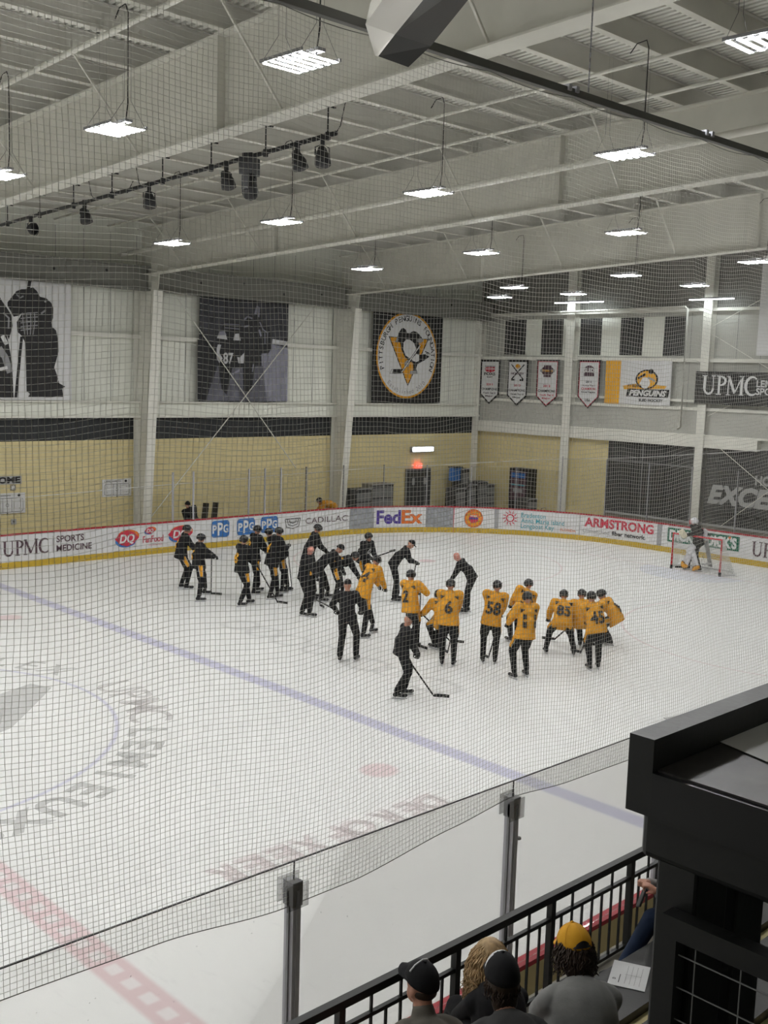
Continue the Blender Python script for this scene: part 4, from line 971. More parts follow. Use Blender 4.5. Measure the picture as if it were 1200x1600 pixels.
# penalty box: two black chair backs and bench
for px, lab in ((319, 'narrow black chair back standing behind the boards, left one'), (334, 'narrow black chair back standing behind the boards, right one')):
    p = hit(px, 793, 1, 14.3); r = thing('chair', lab, 'chair', (p[0], 14.3, 0))
    m = MB(); m.bar((0, 0, .72), (.12, .05, 1.42), .05, .32, BLK, up=(0, 1, 0)); m.build('backrest', r)
    m = MB(); m.box((-.22, -.4, .68), (.22, 0, .74), BLK); m.build('seat', r)
    for sx in (-.2, .2):
        for sy in (-.37, -.03): m = MB(); m.tube([(sx, sy, 0), (sx, sy, .69)], .015, ALD, 6); m.build('leg', r)
r = thing('player_bench', 'long wooden bench behind the far boards', 'bench', (15.3, 14.4, 0)); m = MB(); m.box((0, 0, .42), (9, .35, .48), WOOD); m.build('seat', r)
for x in (.3, 3.1, 5.9, 8.7): m = MB(); m.box((x-.03, .03, 0), (x+.03, .32, .42), MGREY); m.build('leg', r)

# ================================================================ NEAR STAND
m = MB()
m.box((-12, -15.25, -.05), (14, -14.42, 2.1), CONC); m.box((-12, -16.0, -.05), (14, -15.25, 2.11), CHAR); m.box((-12, -24, -.05), (14, -16.0, 2.15), CHAR)
struct(m.build('floor'))
for i, (y, z, lab) in enumerate(((-15.22, 2.50, 'dark front-row bench with tan edge, where papers lie'), (-15.98, 2.83, 'dark second-row bench of the stand'))):
    r = thing('bench', lab, 'bench', (-6, y, 0)); m = MB(); m.box((0, -.12, z-.06), (9, .26, z), CHAR); m.build('seat', r); m = MB(); m.box((0, -.30, z-.10), (9, -.12, z-.06), TAN); m.build('edge_board', r)
    for x in (.2, 2.3, 4.4, 6.5, 8.7): m = MB(); m.box((x-.03, -.1, 2.0), (x+.03, .2, z-.06), DGREY); m.build('leg', r)
m = MB(); m.box((-12, -24, 2.0), (14, -17.5, 4.5), CHAR); struct(m.build('floor'))
# railing
RY = -14.5
rl = thing('handrail', 'black metal guard rail with thin balusters in front of the seats', 'railing', (0, RY, 0))
m = MB(); m.box((-6, -.025, 2.78), (7, .025, 2.83), RAILM); m.build('top_rail', rl)
m = MB(); m.box((-6, -.014, 2.64), (7, .014, 2.665), RAILM); m.build('middle_rail', rl)
m = MB(); m.box((-6, -.014, 2.12), (7, .014, 2.145), RAILM); m.build('bottom_rail', rl)
x = -6
posts = [-5.52, -4.27, -3.02, -1.77, -.52, .73, 1.98, 3.23]
posts = [-1.66+.0+i*.94 for i in range(-4, 8)]
for p in posts: m = MB(); m.box((p-.022, -.022, 1.9), (p+.022, .022, 2.79), RAILM); m.build('post', rl)
for i in range(104):
    x = posts[0]+.94/8*i
    if i % 8 == 0: continue
    if x > 3.6 or x < -2.6: continue
    top = 2.79 if i % 2 == 0 else 2.65
    m = MB(); m.box((x-.007, -.007, 2.13), (x+.007, .007, top), RAILM); m.build('baluster', rl)
# sheet of paper on the bench
g = Sign(lambda x, z, o: (x, z, o)); g.slab(0, 0, .30, .23, .002, PAPER); g.text('D', .07, .19, .018, PRD, .003, bold=.05); g.rect(.04, .165, .14, .170, PRD, .003)
for i in range(4): g.rect(.04, .04+.03*i, .26, .0415+.03*i, PRD, .003)
g.rect(.15, .04, .152, .14, PRD, .003)
o = g.build('sheet_of_paper', loc=(.17, -15.27, 2.503)); o.rotation_euler = (0, 0, .45); tag(o, 'white printed sheet lying on the dark front bench', 'paper')

# ---- counter with post and mesh panel beside the camera
cz = 5.6
ct = thing('counter', 'black-rimmed stone counter at the right edge, close to the viewer', 'counter', (0, 0, 0))
x0 = -3.76
m = MB(); m.box((x0, -17.61, 5.46), (-1.2, -17.56, cz), CHAR); m.build('rim', ct)
m = MB(); m.box((x0, -19.2, 5.46), (-1.2, -17.61, 5.54), SLAB); m.build('slab', ct)
m = MB(); m.box((x0+.013, -19.19, 5.54), (-1.2, -17.612, 5.544), COUNTER); m.build('countertop', ct)
bm_ = MB(); bm_.box((-3.715, -19.2, 5.36), (-3.60, -17.565, 5.462), CHAR)
o = bm_.build('support_beam', ct); md = o.modifiers.new('b', 'BEVEL'); md.width = .014; md.segments = 3
for x_, y in ((-3.71, -17.60), (-3.56, -17.60)):
    m = MB(); m.box((x_, y-.082, 4.4), (x_+.115, y, 5.37), CHAR); o = m.build('post', ct); md = o.modifiers.new('b', 'BEVEL'); md.width = .006; md.segments = 2
gp_ = thing('mesh_panel', 'black framed wire mesh guard panel below the stone counter', 'guard panel', (-3.735, -17.64, 4.45))
m = MB(); m.box((-.012, -.03, .0), (.022, 0, .80), CHAR); m.build('upright', gp_); m = MB(); m.box((-.012, -1.4, .80), (.022, -.0, .84), CHAR); m.build('top_bar', gp_); m = MB(); m.box((-.012, -1.4, 0), (.022, -.03, .04), CHAR); m.build('bottom_bar', gp_)
for k in range(12): m = MB(); m.tube([(0, -.03, .77-.06*k), (0, -1.4, .77-.06*k)],   .0014, MGREY, 6); m.build('wire', gp_)
for k in range(16): m = MB(); m.tube([(.004, -.06-.085*k, .04), (.004, -.06-.085*k, .80)],   .0014, MGREY, 6); m.build('wire', gp_)
g = Sign(lambda x, z, o: (x, z, o)); g.slab(0, 0, .36, .27, .001, PAPER); g.text('D', .26, .08, .03, PRD, .002, bold=.05)
o = g.build('sheet_of_paper', loc=(-3.56, -17.72, 5.546)); o.rotation_euler = (0, 0, -.28); tag(o, 'white sheet lying on the stone counter at the right edge', 'paper')
# ================================================================ PEOPLE
def unit(v): return v/(np.linalg.norm(v)+1e-9)
def ik(a, b, l1, l2, hint):
    a, b = V3(*a), V3(*b); d = b-a; L = np.linalg.norm(d); mx = (l1+l2)*.995
    if L > mx: b = a+d/L*mx; d = b-a; L = mx
    if L < abs(l1-l2)+.02: L = abs(l1-l2)+.02; b = a+unit(d)*L; d = b-a
    c = (l1*l1+L*L-l2*l2)/(2*l1*L); s = math.sqrt(max(0, 1-c*c)); u = d/L; h = V3(*hint); h = unit(h-u*(h@u))
    return a+u*l1*c+h*l1*s, b
# ---- shared gear (built once, copies share the mesh)
def glove_mesh(col):
    m = MB(); m.cap((-.07, 0, 0), (.02, 0, 0), .062, .048, col); m.ell((.07, 0, .004), (.055, .05, .034), col)
    for i, y in enumerate((-.036, -.013, .011, .034)):
        l = (.030, .042, .040, .032)[i]; m.cap((.10, y, .006), (.10+l, y, -.018), .015, .014, col); m.cap((.10+l, y, -.018), (.085+l*.5, y, -.055), .014, .012, col)
    m.cap((.045, .05, -.008), (.085, .062, -.045), .016, .014, col)
    return remesh(m, 'glove', [BLK], .009, 2)
GLOVE = glove_mesh(BLK)
def hand_mesh():
    m = MB(); m.cap((-.03, 0, 0), (.01, 0, 0), .028, .03, SKIN); m.ell((.045, 0, .002), (.045, .038, .020), SKIN)
    for i, y in enumerate((-.028, -.010, .008, .027)):
        l = (.024, .036, .034, .026)[i]; m.cap((.08, y, .004), (.08+l, y, -.014), .0095, .009, SKIN); m.cap((.08+l, y, -.014), (.07+l*.5, y, -.042), .009, .008, SKIN)
    m.cap((.025, .036, -.006), (.060, .046, -.034), .011, .009, SKIN)
    return remesh(m, 'hand', [SKIN], .006, 2)
def skate_boot():
    m = MB(); m.cap((0, -.055, -.085), (0, .14, -.10), .042, .036, BLK); m.cap((0, 0, .03), (0, -.03, -.07), .052, .048, BLK); m.ell((0, .15, -.095), (.045, .05, .038), BLK)
    return remesh(m, 'skate', [BSHINY], .012, 2)
BOOT = skate_boot()
def blade_mesh():
    m = MB(); m.box((-.014, -.10, -.152), (.014, -.03, -.125), PADW); m.box((-.014, .07, -.152), (.014, .17, -.125), PADW); m.box((-.010, -.11, -.160), (.010, .185, -.148), PADW)
    m.add([(-.002, -.13, -.152), (-.002, .20, -.152), (-.002, .18, -.17), (-.002, -.11, -.17), (.002, -.13, -.152), (.002, .20, -.152), (.002, .18, -.17), (.002, -.11, -.17)],
          [(0, 1, 2, 3), (7, 6, 5, 4), (0, 4, 5, 1), (1, 5, 6, 2), (2, 6, 7, 3), (3, 7, 4, 0)], AL)
    me = bpy.data.meshes.new('skate_blade'); me.from_pydata(m.v, [], m.f)
    for x in m.mats: me.materials.append(x)
    me.polygons.foreach_set('material_index', m.m); return me
BLADE = blade_mesh()
def dome(rx, ry, rz, zf, zb_, th, m, nu=28, nv=9, ears=0):
    """shell: upper part of an ellipsoid, lower edge at zf in front (+y) and zb_ behind"""
    mb = MB(); vs = []
    for sh in (0, 1):
        a, b, c = rx-th*sh, ry-th*sh, rz-th*sh
        vs.append((0, 0, c))
        for i in range(1, nv+1):
            for j in range(nu):
                t = 2*math.pi*j/nu; yy = math.sin(t); lo = zf+(zb_-zf)*(.5-.5*yy)
                if ears and abs(math.cos(t)) > .75: lo -= ears*(abs(math.cos(t))-.75)*4
                ph0 = math.acos(max(-1, min(1, lo/c))); ph = ph0*i/nv
                vs.append((a*math.sin(ph)*math.cos(t), b*math.sin(ph)*math.sin(t), c*math.cos(ph)))
    H = 1+nv*nu; fs = []
    for sh in (0, 1):
        o = sh*H
        for j in range(nu):
            f = (o, o+1+j, o+1+(j+1) % nu); fs.append(f if not sh else f[::-1])
            for i in range(nv-1):
                f = (o+1+i*nu+j, o+1+(i+1)*nu+j, o+1+(i+1)*nu+(j+1) % nu, o+1+i*nu+(j+1) % nu); fs.append(f if not sh else f[::-1])
    b = 1+(nv-1)*nu
    for j in range(nu): fs.append((b+j, H+b+j, H+b+(j+1) % nu, b+(j+1) % nu))
    mb.add(vs, fs, m); return mb
def to_mesh(mb, name, smooth=True):
    me = bpy.data.meshes.new(name); me.from_pydata(mb.v, [], mb.f)
    for x in mb.mats: me.materials.append(x)
    me.polygons.foreach_set('material_index', mb.m); me.polygons.foreach_set('use_smooth', [smooth]*len(mb.f)); me.update(); return me
_h = dome(.105, .135, .125, .03, -.06, .012, BSHINY, ears=.05); _h.tube([(-.1, .02, .045), (-.1, -.06, .06)], .006, MGREY, 6); _h.tube([(.1, .02, .045), (.1, -.06, .06)], .006, MGREY, 6); _h.box((-.03, -.138, .0), (.03, -.128, .02), MGREY)
HELMET = to_mesh(_h, 'helmet')
_v = MB(); 
for j in range(12):
    t0, t1 = math.radians(35+110*j/12), math.radians(35+110*(j+1)/12)
    _v.add([(.108*math.cos(t), .14*math.sin(t), z) for t in (t0, t1) for z in (.04, -.035)], [(0, 2, 3, 1)], PLASTIC)
VISOR = to_mesh(_v, 'visor')
def cap_mesh(crown, brim, extra=None, rx=.092, ry=.112, rz=.115):
    m = dome(rx, ry, rz, .02, -.005, .006, crown); n = 14; vs = []
    for k, (w_, d_, dz) in enumerate(((rx*.93, ry*.92, .02), (rx*.88, ry*1.68, .0))):
        for j in range(n+1): t = math.radians(25+130*j/n); vs.append((w_*math.cos(t)*(1 if not k else .95), (ry*.92 if not k else ry*.85)*math.sin(t)+(0 if not k else .075), .028-.02*abs(math.cos(t))-(0.008 if k else 0)))
    k2 = len(vs); vs += [(x, y, z-.005) for x, y, z in vs]
    fs = [(j, j+1, n+2+j, n+1+j) for j in range(n)]+[(k2+j+1, k2+j, k2+n+1+j, k2+n+2+j) for j in range(n)]+[(n+1+j, n+2+j, k2+n+2+j, k2+n+1+j) for j in range(n)]
    m.add(vs, fs, brim); m.ell((0, 0, rz+.003), (.010, .010, .006), crown)
    return to_mesh(m, 'cap')
CAP = cap_mesh(BCLOTH, BCLOTH)
BEANIE = to_mesh(dome(.098, .118, .135, .03, -.03, .014, BCLOTH), 'beanie')
EYE = MB(); EYE.ell((0, 0, 0), (.013, .008, .008), PRW, nu=8, nv=6); EYE.ell((0, .006, 0), (.006, .004, .006), BLK, nu=8, nv=6); EYE = to_mesh(EYE, 'eye')

def orient(o, R, p):
    o.matrix_local = Matrix(((R[0][0], R[0][1], R[0][2], p[0]), (R[1][0], R[1][1], R[1][2], p[1]), (R[2][0], R[2][1], R[2][2], p[2]), (0, 0, 0, 1)))
def cols(x, y, z): return np.array([x, y, z]).T

def decal(bvh, pts_fs, C, ux, uz, nb, m, name, parent, off=.006, grid=None):
    """project a flat drawing (x,z) along -nb onto the cloth"""
    vs, fs = pts_fs; out_ = []
    for a, b in vs:
        o = C+ux*a+uz*b+nb*.7; loc, nor, idx, dist = bvh.ray_cast(Vector(o), Vector(-nb))
        p = (V3(*loc) if loc is not None else C+ux*a+uz*b+nb*.15)+nb*off; out_.append(p)
    mb = MB(); mb.add(out_, fs, m); return mb.build(name, parent)
def text_pf(t, w_, h, bold=.03):
    vs, fs, x0, y0, x1, y1 = text_geo(t, bold, 0, 3); return [((x-(x0+x1)/2)*w_/(x1-x0), y*h/.70) for x, y in vs], fs

def head_frame(heading_local, pitch, tilt=0):
    """x right, y forward (face), z up, in body space; heading_local turns the head, pitch looks down"""
    h, p = math.radians(heading_local), math.radians(pitch)
    f = V3(math.sin(h)*math.cos(p), math.cos(h)*math.cos(p), -math.sin(p)); r = V3(math.cos(h), -math.sin(h), 0); u = np.cross(r, f)
    return cols(r, f, u)
def person(label, feet, head, phi, da=0., pb=.10, kind='gold', num=None, hat='helmet', hyaw=0, hpitch=15, lh=(-.12, .34, -.42), rh=(.14, .36, -.50), twist=0, world=None, stick=None, skin=None, stripe=0, gloves=True, shin=1, headz=None, extra=None, coach_leg=False):
    """feet: pixels of left and right skate on the ice; head: pixel of the head centre; phi: facing, 0 away from viewer, 90 to the right"""
    skin = skin or SKIN
    fw = [ice(*p) for p in feet] if world is None else [V3(*p) for p in world]
    mid = (fw[0]+fw[1])/2; base = mid.copy(); base[2] = 0 if world is None else world[0][2]
    az = YAW-math.radians(phi); F = V3(math.cos(az), math.sin(az), 0); Rr = V3(math.sin(az), -math.cos(az), 0)
    vd = unit(V3(mid[0]-CC[0], mid[1]-CC[1], 0))
    # head point: plane facing the viewer through mid, pushed away by da
    pl = mid+vd*da; d = ray(*head); t = ((pl-CC)@vd)/(d@vd); H = CC+d*t
    L = lambda p: V3((p-base)@Rr, (p-base)@F, p[2]-base[2])
    H = L(H); A = [L(fw[0]), L(fw[1])]
    for a in A: a[2] = .17
    _D = np.linalg.norm(H-(A[0]+A[1])/2); sc = min(1.04, max(.88, _D/1.50)) if _D > 1.32 else .93; sp = .70*sc
    pc = V3((A[0][0]+A[1][0])/2+ (H[0])*.15, -pb+H[1]*.1, 0)
    hor = math.hypot(H[0]-pc[0], H[1]-pc[1])
    if hor > sp*.93: k = (hor-sp*.93)/hor; pc[0] += (H[0]-pc[0])*k; pc[1] += (H[1]-pc[1])*k; hor = sp*.93
    pc[2] = H[2]-math.sqrt(sp*sp-hor*hor); pc[2] = min(pc[2], .17+.868*sc); pc[2] = max(pc[2], .62)
    r = thing('person', label, 'person', base, az-math.pi/2)
    up = unit(H-pc); TL_ = max(.60, np.linalg.norm(H-pc)); N = pc+up*(TL_-.15); HR = head_frame(hyaw, hpitch)
    rx = unit(V3(math.cos(math.radians(twist)), -math.sin(math.radians(twist)), 0)); rx = unit(rx-up*(rx@up)); fr = np.cross(up, rx); nb = -fr
    S = N-up*.035; sw = .20 if kind != 'coach' else .185; SL, SR = S-rx*sw, S+rx*sw; M_ = (pc+N)/2+nb*.045
    if stick:
        top = (SL+SR)/2+0
    hl = S+rx*lh[0]+V3(0, 1, 0)*lh[1]+V3(0, 0, 1)*lh[2]; hr = S+rx*rh[0]+V3(0, 1, 0)*rh[1]+V3(0, 0, 1)*rh[2]
    heel = None
    if stick:
        if 'heel' in stick: heel = L(ice(*stick['heel'])); heel[2] = .03
        else: heel = V3(*stick['heel3'])
        if 'top' in stick:          # pixel of the butt end; depth between body and viewer given
            pl = mid+vd*stick.get('td', 0); d = ray(*stick['top']); top = L(CC+d*(((pl-CC)@vd)/(d@vd)))
        else: top = (hr if stick.get('hand', 'r') == 'r' else hl)+unit((hr if stick.get('hand', 'r') == 'r' else hl)-heel)*.06
        dirn = unit(heel-top); g1 = top+dirn*.07; g2 = top+dirn*stick.get('low', .38)
        if stick.get('hand', 'r') == 'r': hr = g1; hl = g2 if stick.get('both', 1) else hl
        else: hl = g1; hr = g2 if stick.get('both', 1) else hr
    for h_ in (hl, hr):
        lim = max(S[1], pc[1]) + (.30 if kind != 'coach' else .24)
        if abs(h_[0]-pc[0]) < .24 and h_[2] < S[2]-.12 and h_[1] < lim: h_[1] = lim
    eh = V3(0, -.5, -.6)
    EL, hl2 = ik(SL, hl, .29, .26, eh-rx*.7); ER, hr2 = ik(SR, hr, .29, .26, eh+rx*.7)
    hipL, hipR = pc-rx*.10, pc+rx*.10
    KL, AL_ = ik(hipL, A[0], .445*sc, .435*sc, (-.15, 1, 0)); KR, AR_ = ik(hipR, A[1], .445*sc, .435*sc, (.15, 1, 0))
    # body
    b = MB(); b.cap(pc, M_, .10, .09, skin); b.cap(M_, N-up*.10, .09, .09, skin); b.cap(S-rx*.14, S+rx*.14, .06, .06, skin); b.cap(N-up*.05, H-up*.02-fr*.01, .060, .054, skin)
    b.ell(H+HR@V3(0, -.005, .02), (.076, .095, .098), skin, HR); b.ell(H+HR@V3(0, .03, -.055), (.055, .058, .062), skin, HR); b.ell(H+HR@V3(0, .098, -.012), (.013, .020, .022), skin, HR)
    for sx in (-1, 1): b.ell(H+HR@V3(.078*sx, -.01, -.01), (.012, .022, .03), skin, HR)
    b.ell(H+HR@V3(0, .082, -.055), (.024, .012, .009), skin, HR)
    for s0, e, h in ((SL, EL, hl2), (SR, ER, hr2)): b.cap(s0, e, .055, .042, skin); b.cap(e, h, .042, .03, skin)
    for h0, k, a in ((hipL, KL, AL_), (hipR, KR, AR_)): b.cap(h0, k, .085, .055, skin); b.cap(k, a, .055, .042, skin)
    remesh(b, 'body', [skin], .019, 2, r)
    for sx in (-1, 1):
        e = link('eye', EYE, r); orient(e, HR, H+HR@V3(.032*sx, .088, .018))
    # trousers / hockey pants
    coach = kind == 'coach'; p = MB(); lower = BCLOTH
    p.cap(hipL+up*.05, hipR+up*.05, .115, .115, lower)
    for h0, k, a in ((hipL, KL, AL_), (hipR, KR, AR_)):
        if coach: p.cap(h0, k, .112, .085, lower); p.cap(k, a+V3(0, -.01, .0), .082, .072, lower)
        else:
            kk = h0+(k-h0)*.86; p.cap(h0, kk, .118, .106, lower); p.cap(k+V3(0, .01, 0), a, .082, .062, lower); p.ell(k+V3(0, .02, 0), (.078, .08, .09), lower)
    po = remesh(p, 'trousers' if coach else 'hockey_pants', [lower], .021, 3, r)
    # jersey / jacket
    top_m = GOLD if kind == 'gold' else BCLOTH
    j = MB(); k = 1.0 if not coach else .86; RX = cols(rx, fr, up); q_ = [(N-up*.0, .09, .08), (S+up*.02, .19, .11), (S-up*.06, .225, .145), (S-up*.17, .22, .16), (M_, .205, .165), (pc+up*.10+nb*.02, .21, .17)]
    dn = unit(up+V3(0, 0, 1.2)); hem = .13 if not coach else .07; q_ += [(pc-dn*.0, .225, .19), (pc-dn*hem, .238, .205)]
    j.elltube([(c_, a_*k, b_*k, RX) for c_, a_, b_ in q_], top_m)
    for sgn, s0, e, h in ((-1, SL, EL, hl2), (1, SR, ER, hr2)):
        j.cap(s0-rx*sgn*.05, s0, .10*k, .105*k, top_m); j.cap(s0, e, .10*k, .082*k, top_m); j.cap(e, e+(h-e)*.88, .082*k, .062*k, top_m)
    j.cap(S+up*.02, N+up*.02, .09*k, .075*k, top_m)
    jo = remesh(j, 'jacket' if coach else 'jersey', [top_m], .02, 3, r)
    # gloves, skates, headgear
    def lookat(d):
        x = unit(d); z = V3(0, 0, 1) if abs(x[2]) < .95 else V3(0, 1, 0); y = unit(np.cross(z, x)); z = np.cross(x, y); return cols(x, y, z)
    for e, h in ((EL, hl2), (ER, hr2)):
        g_ = link('glove', GLOVE, r); orient(g_, lookat(h-e), h-unit(h-e)*.03)
    for sgn, a in ((-1, AL_), (1, AR_)):
        o = link('skate', BOOT, r); an = math.radians(-8*sgn); R_ = cols(V3(math.cos(an), math.sin(an), 0), V3(-math.sin(an), math.cos(an), 0), V3(0, 0, 1)); a2 = V3(a[0], a[1], .17); orient(o, R_, a2); link('blade', BLADE, o)
    if hat == 'helmet': o = link('helmet', HELMET, r); orient(o, HR, H+HR@V3(0, -.005, .03)); link('visor', VISOR, o)
    if hat == 'cap': o = link('cap', CAP, r); orient(o, HR, H+HR@V3(0, -.005, .035))
    if hat == 'beanie': o = link('beanie', BEANIE, r); orient(o, HR, H+HR@V3(0, -.005, .02))
    bv = BVHTree.FromPolygons([tuple(v.co) for v in jo.data.vertices], [tuple(q.vertices) for q in jo.data.polygons])
    if num:
        C0 = S-up*.40; w_ = .32 if len(num) > 1 else .17
        decal(bv, text_pf(num, w_, .26), C0, rx, up, nb, PRD if kind == 'gold' else GOLDP, 'jersey_number', r, .020 if num != '11' else .032)
    if kind == 'gold' and num:
        for sgn in (-1, 1):   # black shoulder wedge
            vs = [(sgn*.10, 0), (sgn*.20, .02), (sgn*.19, -.07)]; decal(bv, (vs, [(0, 1, 2)]), S-up*.04, rx, up, nb, PRD, 'shoulder_patch', r, .016)
    if kind == 'logo':
        vs, fs = text_pf('O', .15, .15, .04); decal(bv, (vs, fs), S-up*.26, -rx, up, fr, PRW, 'chest_crest', r, .008)
    if stripe and not coach:
        bp_ = BVHTree.FromPolygons([tuple(v.co) for v in po.data.vertices], [tuple(q.vertices) for q in po.data.polygons])
        for sgn, h0, kk in ((-1, hipL, KL), (1, hipR, KR)):
            ax = unit(kk-h0); sd = unit(rx*sgn-ax*((rx*sgn)@ax)); fw_ = np.cross(sd, ax)
            vs = []; fs = []
            for i in range(7):
                for q in (-1, 1): vs.append(((q*(.052-.003*i)), -.06-.052*i))
            fs = [(2*i, 2*i+1, 2*i+3, 2*i+2) for i in range(6)]
            decal(bp_, ([(x*1.35, y) for x, y in vs], fs), h0+ax*.0, fw_, -ax, sd, PRW, 'pants_stripe', r, .006); decal(bp_, (vs, fs), h0+ax*.0, fw_, -ax, sd, GOLD, 'pants_stripe', r, .011)
    if coach:
        bp_ = BVHTree.FromPolygons([tuple(v.co) for v in po.data.vertices], [tuple(q.vertices) for q in po.data.polygons])
        ax = unit(KL-hipL); sd = unit(-rx+V3(0, .3, 0)); sd = unit(sd-ax*(sd@ax)); decal(bp_, ([(-.03, -.10), (.03, -.10), (.03, -.14), (-.03, -.14)], [(0, 1, 2, 3)]), hipL, np.cross(sd, ax), -ax, sd, PRS, 'pocket_logo', r, .007)
    if extra: extra(r, dict(H=H, HR=HR, S=S, rx=rx, up=up, fr=fr, hl=hl2, hr=hr2, KL=KL, KR=KR, AL=AL_, AR=AR_, hipL=hipL, hipR=hipR, pc=pc))
    if stick:
        W_ = lambda p: base+Rr*p[0]+F*p[1]+V3(0, 0, p[2]); a, c_ = W_(top), W_(heel)
        s = thing('hockey_stick', stick['label'], 'hockey stick', c_); d0 = a-c_
        m = MB(); m.bar((0, 0, 0), tuple(d0), .020, .030, BLK if not stick.get('light') else WOOD); m.build('shaft', s)
        m = MB(); m.bar(tuple(d0*.93), tuple(d0*1.0), .030, .036, PRW if stick.get('tape', 1) else BLK); m.build('grip_tape', s)
        bd_ = stick.get('blade', (1, 0)); bw = unit(_r0*bd_[0]+V3(math.cos(YAW), math.sin(YAW), 0)*bd_[1]); m = MB(); P0 = V3(0, 0, .02); 
        pts = [P0+bw*(.30*i/5)+np.cross(bw, V3(0, 0, 1))*(.03*(i/5)**2) for i in range(6)]
        for i in range(5): m.bar(pts[i], pts[i+1], .012, .062, BLK if i > 0 else DGREY)
        m.build('blade', s)
    return r

B_ = dict(kind='black', stripe=1)
G_ = dict(kind='gold', stripe=1)
C_ = dict(kind='coach')
person('player in black with gold thigh stripe, leftmost of all by the ice cream advert', ((284, 919), (292, 921)), (292, 828), 72, num='3', **B_)
person('player in black holding a stick upright, second from the left', ((321, 929), (311, 940)), (314, 842), 68, num='5', lh=(-.05, .42, -.32), rh=(.05, .45, -.30), stick=dict(label='thin stick standing upright in front of the second player from the left', top=(331, 866), heel=(330, 930), blade=(1, 0), both=0), **B_)
person('player in black wearing number 8, his stick reaching down to the right', ((389, 944), (376, 948)), (381, 845), 50, num='8', hpitch=5, stick=dict(label='black stick reaching down right from the number 8 player', heel=(434, 943), blade=(1, -.3), both=1), **B_)
person('player in black half hidden behind the number 8 player', ((404, 924), (397, 930)), (402, 829), 55, num='2', **B_)
person('player in black wearing a gold 4, in front of the blue paint adverts', ((434, 935), (422, 937)), (436, 832), 58, num='4', lh=(-.1, .36, -.48), rh=(.16, .38, -.42), stick=dict(label='black stick with curved blade beside the number 4 player', top=(449, 850), heel=(456, 921), blade=(-1, -.2), both=0), **B_)
person('player in black mostly hidden behind the number 4 player', ((449, 924), (441, 927)), (420, 833), 62, num='7', **B_)
person('player in black leaning over at the car maker advert, behind the bald coach', ((492, 934), (486, 938)), (496, 827), 78, hpitch=35, pb=.2, lh=(-.1, .3, -.42), rh=(.12, .3, -.42), **B_)
person('bald coach in black tracksuit with pink head, left of the group centre', ((484, 964), (473, 963)), (485, 860), 110, hpitch=40, hat=None, skin=PINK, stick=dict(label='stick held low in front of the bald coach on the left', heel=(500, 948), blade=(.6, -1), both=1), **C_)
person('coach in black beanie leaning forward, facing right', ((514, 934), (503, 941)), (531, 858), 72, hpitch=40, pb=.25, hat='beanie', lh=(-.1, .25, -.5), rh=(.12, .25, -.5), **C_)
person('player in black bent far forward with gold number on his back', ((536, 932), (524, 940)), (555, 870), 75, hpitch=20, pb=.22, num='21', lh=(-.14, .12, -.52), rh=(.14, .12, -.52), **B_)
person('coach in all black with his back turned, standing alone at front left of the group', ((531, 1034), (556, 1033)), (543, 915), 12, hpitch=12, hat='cap', lh=(-.28, .16, -.40), rh=(.26, .16, -.42), stick=dict(label='black stick pointing away from the coach with his back turned', hand='l', heel=(487, 935), blade=(-.3, 1), both=0), **C_)
person('player in black with white chest crest, facing the viewer under the courier advert', ((574, 921), (566, 924)), (576, 840), 125, hat='helmet', kind='logo', stripe=1, hpitch=10, lh=(-.05, .30, -.42), rh=(.2, .26, -.40), stick=dict(label='black stick raised behind the crouching gold player', hand='r', heel3=(-.60, .42, 1.12), both=0, blade=(.5, .9)))
person('player in gold jersey crouching with gold leg stripe, left of centre', ((584, 989), (568, 998)), (588, 877), 52, hpitch=30, num='14', da=.1, pb=.22, lh=(-.1, .32, -.55), rh=(.12, .32, -.58), **G_)
person('coach in black cap looking down, behind the gold number 2 player', ((621, 937), (616, 941)), (642, 851), 82, hpitch=40, pb=.15, hat='cap', lh=(-.06, .26, -.36), rh=(.08, .28, -.34), stick=dict(label='thin stick below the hands of the coach in black cap', heel=(641, 930), blade=(1, 0), both=0), **C_)
person('player in gold jersey number 2 leaning on an upright stick', ((650, 1013), (640, 1012)), (642, 900), 40, hpitch=10, num='2', rh=(.2, .42, -.10), lh=(-.1, .2, -.5), stick=dict(label='tall thin stick standing right of the gold number 2 player', top=(658, 908), heel=(654, 1012), blade=(.4, -.4), both=0), **G_)
person('coach in black cap nearest the viewer, looking down at his stick', ((632, 1086), (621, 1092)), (638, 969), 78, hpitch=45, hat='cap', pb=.03, lh=(-.05, .28, -.52), rh=(.05, .26, -.58), stick=dict(label='long black stick stretched to the ice in front of the nearest coach', top=(632, 1022), heel=(678, 1090), blade=(1, -.05), both=0), **C_)
person('bald coach in black leaning forward, alone at the back right of the group', ((729, 956), (725, 959)), (714, 870), -70, hpitch=35, hat=None, skin=PINK, pb=.18, lh=(-.05, .25, -.5), rh=(.1, .25, -.5), **C_)
person('player in gold jersey bent low, mostly hidden behind number 6', ((678, 1014), (686, 1016)), (686, 931), -30, da=.25, hpitch=30, pb=.22, num='8', lh=(-.30, .3, -.34), rh=(.0, .3, -.45), hat='helmet', stick=dict(label='short end of a stick left of the bent gold player', hand='l', heel=(705, 1005), blade=(1, 0), both=0), **G_)
person('player in gold jersey number 6, squarely from behind, beside the bent-over one', ((690, 1040), (708, 1041)), (704, 915), 8, hpitch=15, num='6', stick=dict(label='stick blade between the skates of the number 6 player', heel=(699, 1022), blade=(-.3, .8), both=1), **G_)
person('player in gold with number 58 on his back, standing apart in the gap', ((754, 1036), (773, 1037)), (777, 917), 5, hpitch=12, num='58', pb=.05, stick=dict(label='stick low between the skates of the number 58 player', heel=(763, 1030), blade=(-.3, .5), both=1), **G_)
